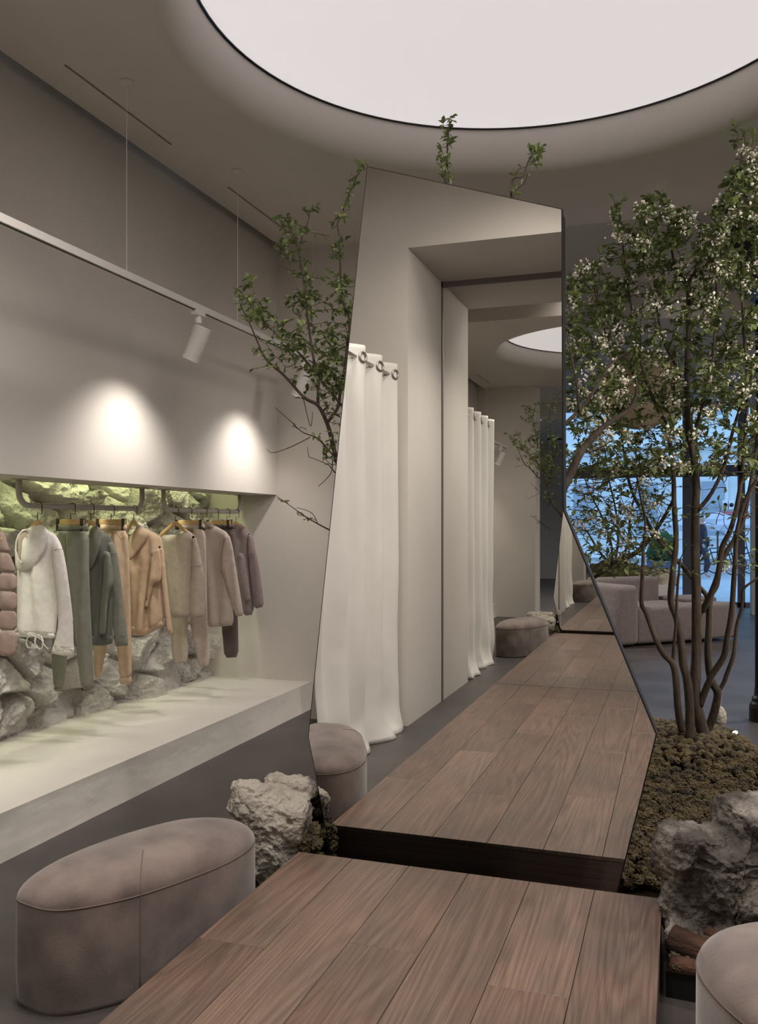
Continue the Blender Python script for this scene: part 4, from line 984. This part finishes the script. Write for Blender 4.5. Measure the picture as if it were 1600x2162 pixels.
# shop front
M_glass = bpy.data.materials.new('window_glass'); M_glass.use_nodes = True
nt = M_glass.node_tree; nt.nodes.remove(nt.nodes['Principled BSDF']); a_ = nod(M_glass, 'ShaderNodeBsdfTransparent'); a_.inputs[0].default_value = (.92, .95, .97, 1); g_ = nod(M_glass, 'ShaderNodeBsdfGlossy'); g_.inputs['Roughness'].default_value = .02
mx = nod(M_glass, 'ShaderNodeMixShader'); mx.inputs[0].default_value = .06; L(M_glass, a_.outputs[0], mx.inputs[1]); L(M_glass, g_.outputs[0], mx.inputs[2]); L(M_glass, mx.outputs[0], nt.nodes['Material Output'].inputs[0])
mull = [-2.6] + [P(u, 1200, Y=FRONT).x for u in (1443, 1560)] + [2.3, 3.4, 4.45]
WN = 0
for i in range(len(mull)-1):
    x0, x1 = mull[i], mull[i+1]; win = empty(f'window_{i+1}', ((x0+x1)/2, FRONT, 0)); tag(win, kind='structure')
    mb = MB().box((x0, FRONT, 0), (x0 + .16 if i == 1 else x0 + .10, FRONT + .15, 3.68)).box((x1 - .02, FRONT, 0), (x1, FRONT + .15, 3.68)).box((x0, FRONT, 2.34), (x1, FRONT + .12, 2.54)).box((x0, FRONT, 0), (x1, FRONT + .12, .08)).box((x0, FRONT, 3.60), (x1, FRONT + .12, 3.70))
    mb.build('window_frame', M_frame, win)
    MB().box((x0, FRONT + .05, .05), (x1, FRONT + .06, 3.62)).build('pane', M_glass, win)
struct('wall_front', MB().box((-4.6, FRONT, 3.68), (XR + .1, FRONT + .3, 5.0)).box((-4.6, FRONT, 0), (-2.6, FRONT + .3, 3.68)), M_front_wall)
x = P(1585, 1200, Y=15.8).x
struct('trim_3', MB().box((x, 15.6, 0), (x + .14, 16.0, 3.68)), M_front_wall)

# street outside
M_pave = mat('street_paving', (.42, .46, .48), .8, (.48, .52, .54), 1.5)
struct('floor', MB().box((-40, FRONT + .1, -.15), (50, 70, -.02)), M_pave)
M_fac = mat('pale_facade', (.60, .60, .58), .9, (.66, .66, .64), .4); M_fac2 = mat('facade_window', (.30, .33, .36), .3)
fb = empty('building', (3, 33, 0)); tag(fb, 'pale classical building facade across the street behind the glass', 'building')
MB().box((-30, 33, -.1), (40, 36, 18)).build('wall', M_fac, fb)
mb = MB()
for z in (.3, 4.2, 8.2, 12.2): mb.box((-30, 32.75, z), (40, 33, z + .25))
for k in range(-14, 20): mb.box((k*2.2 - .16, 32.85, .3), (k*2.2 + .16, 33, 12.2))
mb.build('mouldings', mat('facade_trim', (.72, .72, .70), .9), fb)
for k in range(-8, 12):
    for z in (1.0, 5.2, 9.2):
        x = k*2.2 + 1.1; f = MB().box((x - .5, 32.9, z), (x + .5, 33.02, z + 2.1)).build('window', M_fac, fb); MB().box((x - .38, 32.88, z + .12), (x + .38, 32.93, z + 2.0)).build('pane', M_fac2, f).matrix_basis = Matrix.Identity(4)
for u in (1531, 1544):
    p = P(u, 1066, Y=32.6); ac = empty('air_conditioner', p); tag(ac, 'white wall air conditioner on the facade, ' + ('left' if u == 1531 else 'right') + ' one of the pair', 'air conditioner', 'air conditioners on the facade')
    MB().box((p.x - .085, 32.62, p.z - .16), (p.x + .085, 32.998, p.z + .16)).build('casing', M_white, ac)
    MB().lathe([(0, 0), (.07, 0)], (p.x, 32.61, p.z), (0, -1, 0), 20).build('fan_grille', M_dark, ac)
M_par = mat('parasol_canvas', (.50, .50, .56), .9)
def parasol(u0, u1, v, Y, label):
    a, b_ = P(u0, v, Y=Y), P(u1, v, Y=Y); c = (a+b_)/2; h = (b_.x-a.x)/2
    t = empty('parasol', (c.x, Y, 0)); tag(t, label, 'parasol', 'cafe parasols on the street')
    zt = c.z + h*.38; V = [(c.x, Y, zt)]; V += [(c.x + sx*h, Y + sy*h, c.z) for sx, sy in ((-1,-1),(0,-1.02),(1,-1),(1.02,0),(1,1),(0,1.02),(-1,1),(-1.02,0))]; V += [(x, y, z - .18) for x, y, z in V[1:9]]
    Fc = [(0, 1+i, 1+(i+1) % 8) for i in range(8)] + [(1+i, 9+i, 9+(i+1) % 8, 1+(i+1) % 8) for i in range(8)]
    MB().add(V, Fc).build('canopy', M_par, t); MB().tube([(c.x, Y, -.02), (c.x, Y, zt)], .03, 10).build('pole', M_black, t)
parasol(1392, 1505, 1108, 27, 'grey cafe parasol left of the window mullion on the street')
parasol(1500, 1600, 1108, 29, 'grey cafe parasol farther right on the street')
parasol(1470, 1560, 1096, 31, 'grey cafe parasol at the back by the facade')
p0, p1 = P(1520, 1080, Y=31.8), P(1580, 1090, Y=31.8)
tag(MB().prismY([(p0.x, p0.z), (p1.x, p0.z), (p1.x, p0.z - .25), (p0.x, p0.z - .12)], 31.5, 32.2).build('awning', mat('red_awning', (.42, .12, .12), .9)), 'small red awning on the facade above the parasols', 'awning')
a, b_ = P(1365, 1175, Y=22), P(1425, 1175, Y=22)
tp = empty('street_planter', ((a.x+b_.x)/2, 22, 0)); tag(tp, 'dark tapered planter with greenery on the street', 'planter')
MB().prismY([(a.x + .1, -.02), (b_.x - .1, -.02), (b_.x, .62), (a.x, .62)], 21.7, 22.3).build('tub', mat('dark_tub', (.10, .10, .14), .7), tp)
o = blob('hedge', [((a.x+b_.x)/2, 22, .9, .35, .25, .4)], mat('hedge_green', (.04, .08, .03), .9), .04, .1); o.parent = tp; o.matrix_basis = Matrix.Translation(-tp.location)
def bicycle(x, Y, label):
    t = empty('bicycle', (x, Y, 0)); tag(t, label, 'bicycle', 'bicycles parked on the street')
    for s in (-.5, .5): MB().tube([(x + s + .32*math.cos(a), Y, .32 + .32*math.sin(a)) for a in np.linspace(0, 2*math.pi, 25)], .018, 6, cap=False).build('wheel', M_black, t)
    mb = MB(); n_ = [Vector((x-.5, Y, .32)), Vector((x-.05, Y, .30)), Vector((x-.18, Y, .78)), Vector((x+.38, Y, .80)), Vector((x+.5, Y, .32))]
    for i, j in ((0, 1), (0, 2), (1, 2), (1, 3), (2, 3), (3, 4)): mb.tube([n_[i], n_[j]], .018, 6)
    mb.build('frame', M_black, t)
    MB().tube([n_[3], n_[3] + Vector((-.03, 0, .18)), n_[3] + Vector((-.03, -.25, .22))], .015, 6).tube([n_[3] + Vector((-.03, 0, .18)), n_[3] + Vector((-.03, .25, .22))], .015, 6).build('handlebar', M_black, t)
    MB().box((x - .32, Y - .06, .84), (x - .08, Y + .06, .90)).build('saddle', M_black, t, bevel=.02)
bicycle(P(1512, 1180, Y=28).x, 28, 'dark bicycle parked beyond the walking person'); bicycle(P(1548, 1180, Y=29).x, 29, 'dark bicycle parked nearer the right window mullion')
# walking person
def person(px, Y):
    p = P(px, 1213, Y=Y); z0 = -.02; X = p.x
    t = empty('person', (X, Y, 0)); tag(t, 'person in dark clothes walking along the street outside', 'person')
    def skin(name, verts, edges, rad, m, sub=2):
        me = bpy.data.meshes.new(name); me.from_pydata(verts, edges, []); me.materials.append(m); o = bpy.data.objects.new(name, me); COL.objects.link(o)
        o.modifiers.new('k', 'SKIN'); lay = me.skin_vertices[0].data
        for i, r in enumerate(rad): lay[i].radius = (r, r); lay[i].use_root = (i == 0)
        s = o.modifiers.new('s', 'SUBSURF'); s.levels = s.render_levels = sub
        bake(o); o.data.polygons.foreach_set('use_smooth', [True]*len(o.data.polygons)); o.parent = t; o.matrix_basis = Matrix.Translation(-t.location); return o
    V = [(X, Y, 1.0), (X, Y, 1.25), (X, Y, 1.45), (X, Y, 1.54), (X + .01, Y, 1.62), (X + .01, Y, 1.70),
         (X + .02, Y - .17, 1.43), (X - .08, Y - .21, 1.17), (X + .03, Y - .22, .93), (X + .07, Y - .22, .84),
         (X, Y + .17, 1.43), (X + .08, Y + .21, 1.17), (X + .2, Y + .2, .96), (X + .24, Y + .2, .88),
         (X + .02, Y - .09, .93), (X + .14, Y - .09, .52), (X + .10, Y - .09, .10), (X + .24, Y - .09, .05),
         (X - .02, Y + .09, .93), (X - .12, Y + .09, .52), (X - .36, Y + .09, .16), (X - .27, Y + .09, .04)]
    E_ = [(0,1),(1,2),(2,3),(3,4),(4,5),(2,6),(6,7),(7,8),(8,9),(2,10),(10,11),(11,12),(12,13),(0,14),(14,15),(15,16),(16,17),(0,18),(18,19),(19,20),(20,21)]
    R_2 = [.10,.10,.09,.055,.09,.085,.05,.04,.035,.035,.05,.04,.035,.035,.095,.065,.042,.035,.095,.065,.042,.035]
    skin('body', V, E_, R_2, mat('skin', (.45, .28, .2), .6))
    cl = mat('dark_clothes', (.02, .022, .035), .9)
    skin('trousers', [V[0], V[14], V[15], (V[16][0], V[16][1], .14), V[18], V[19], (V[20][0], V[20][1], .2)], [(0,1),(1,2),(2,3),(0,4),(4,5),(5,6)], [.155,.11,.08,.06,.11,.08,.06], cl)
    skin('jacket', [V[0], V[1], V[2], (X, Y, 1.5), V[6], V[7], V[8], V[10], V[11], V[12]], [(0,1),(1,2),(2,3),(2,4),(4,5),(5,6),(2,7),(7,8),(8,9)], [.165,.17,.15,.07,.085,.065,.05,.085,.065,.05], cl)
    skin('hair', [(X - .01, Y, 1.66), (X - .02, Y, 1.74)], [(0, 1)], [.098, .09], M_black)
person(1481, 26)
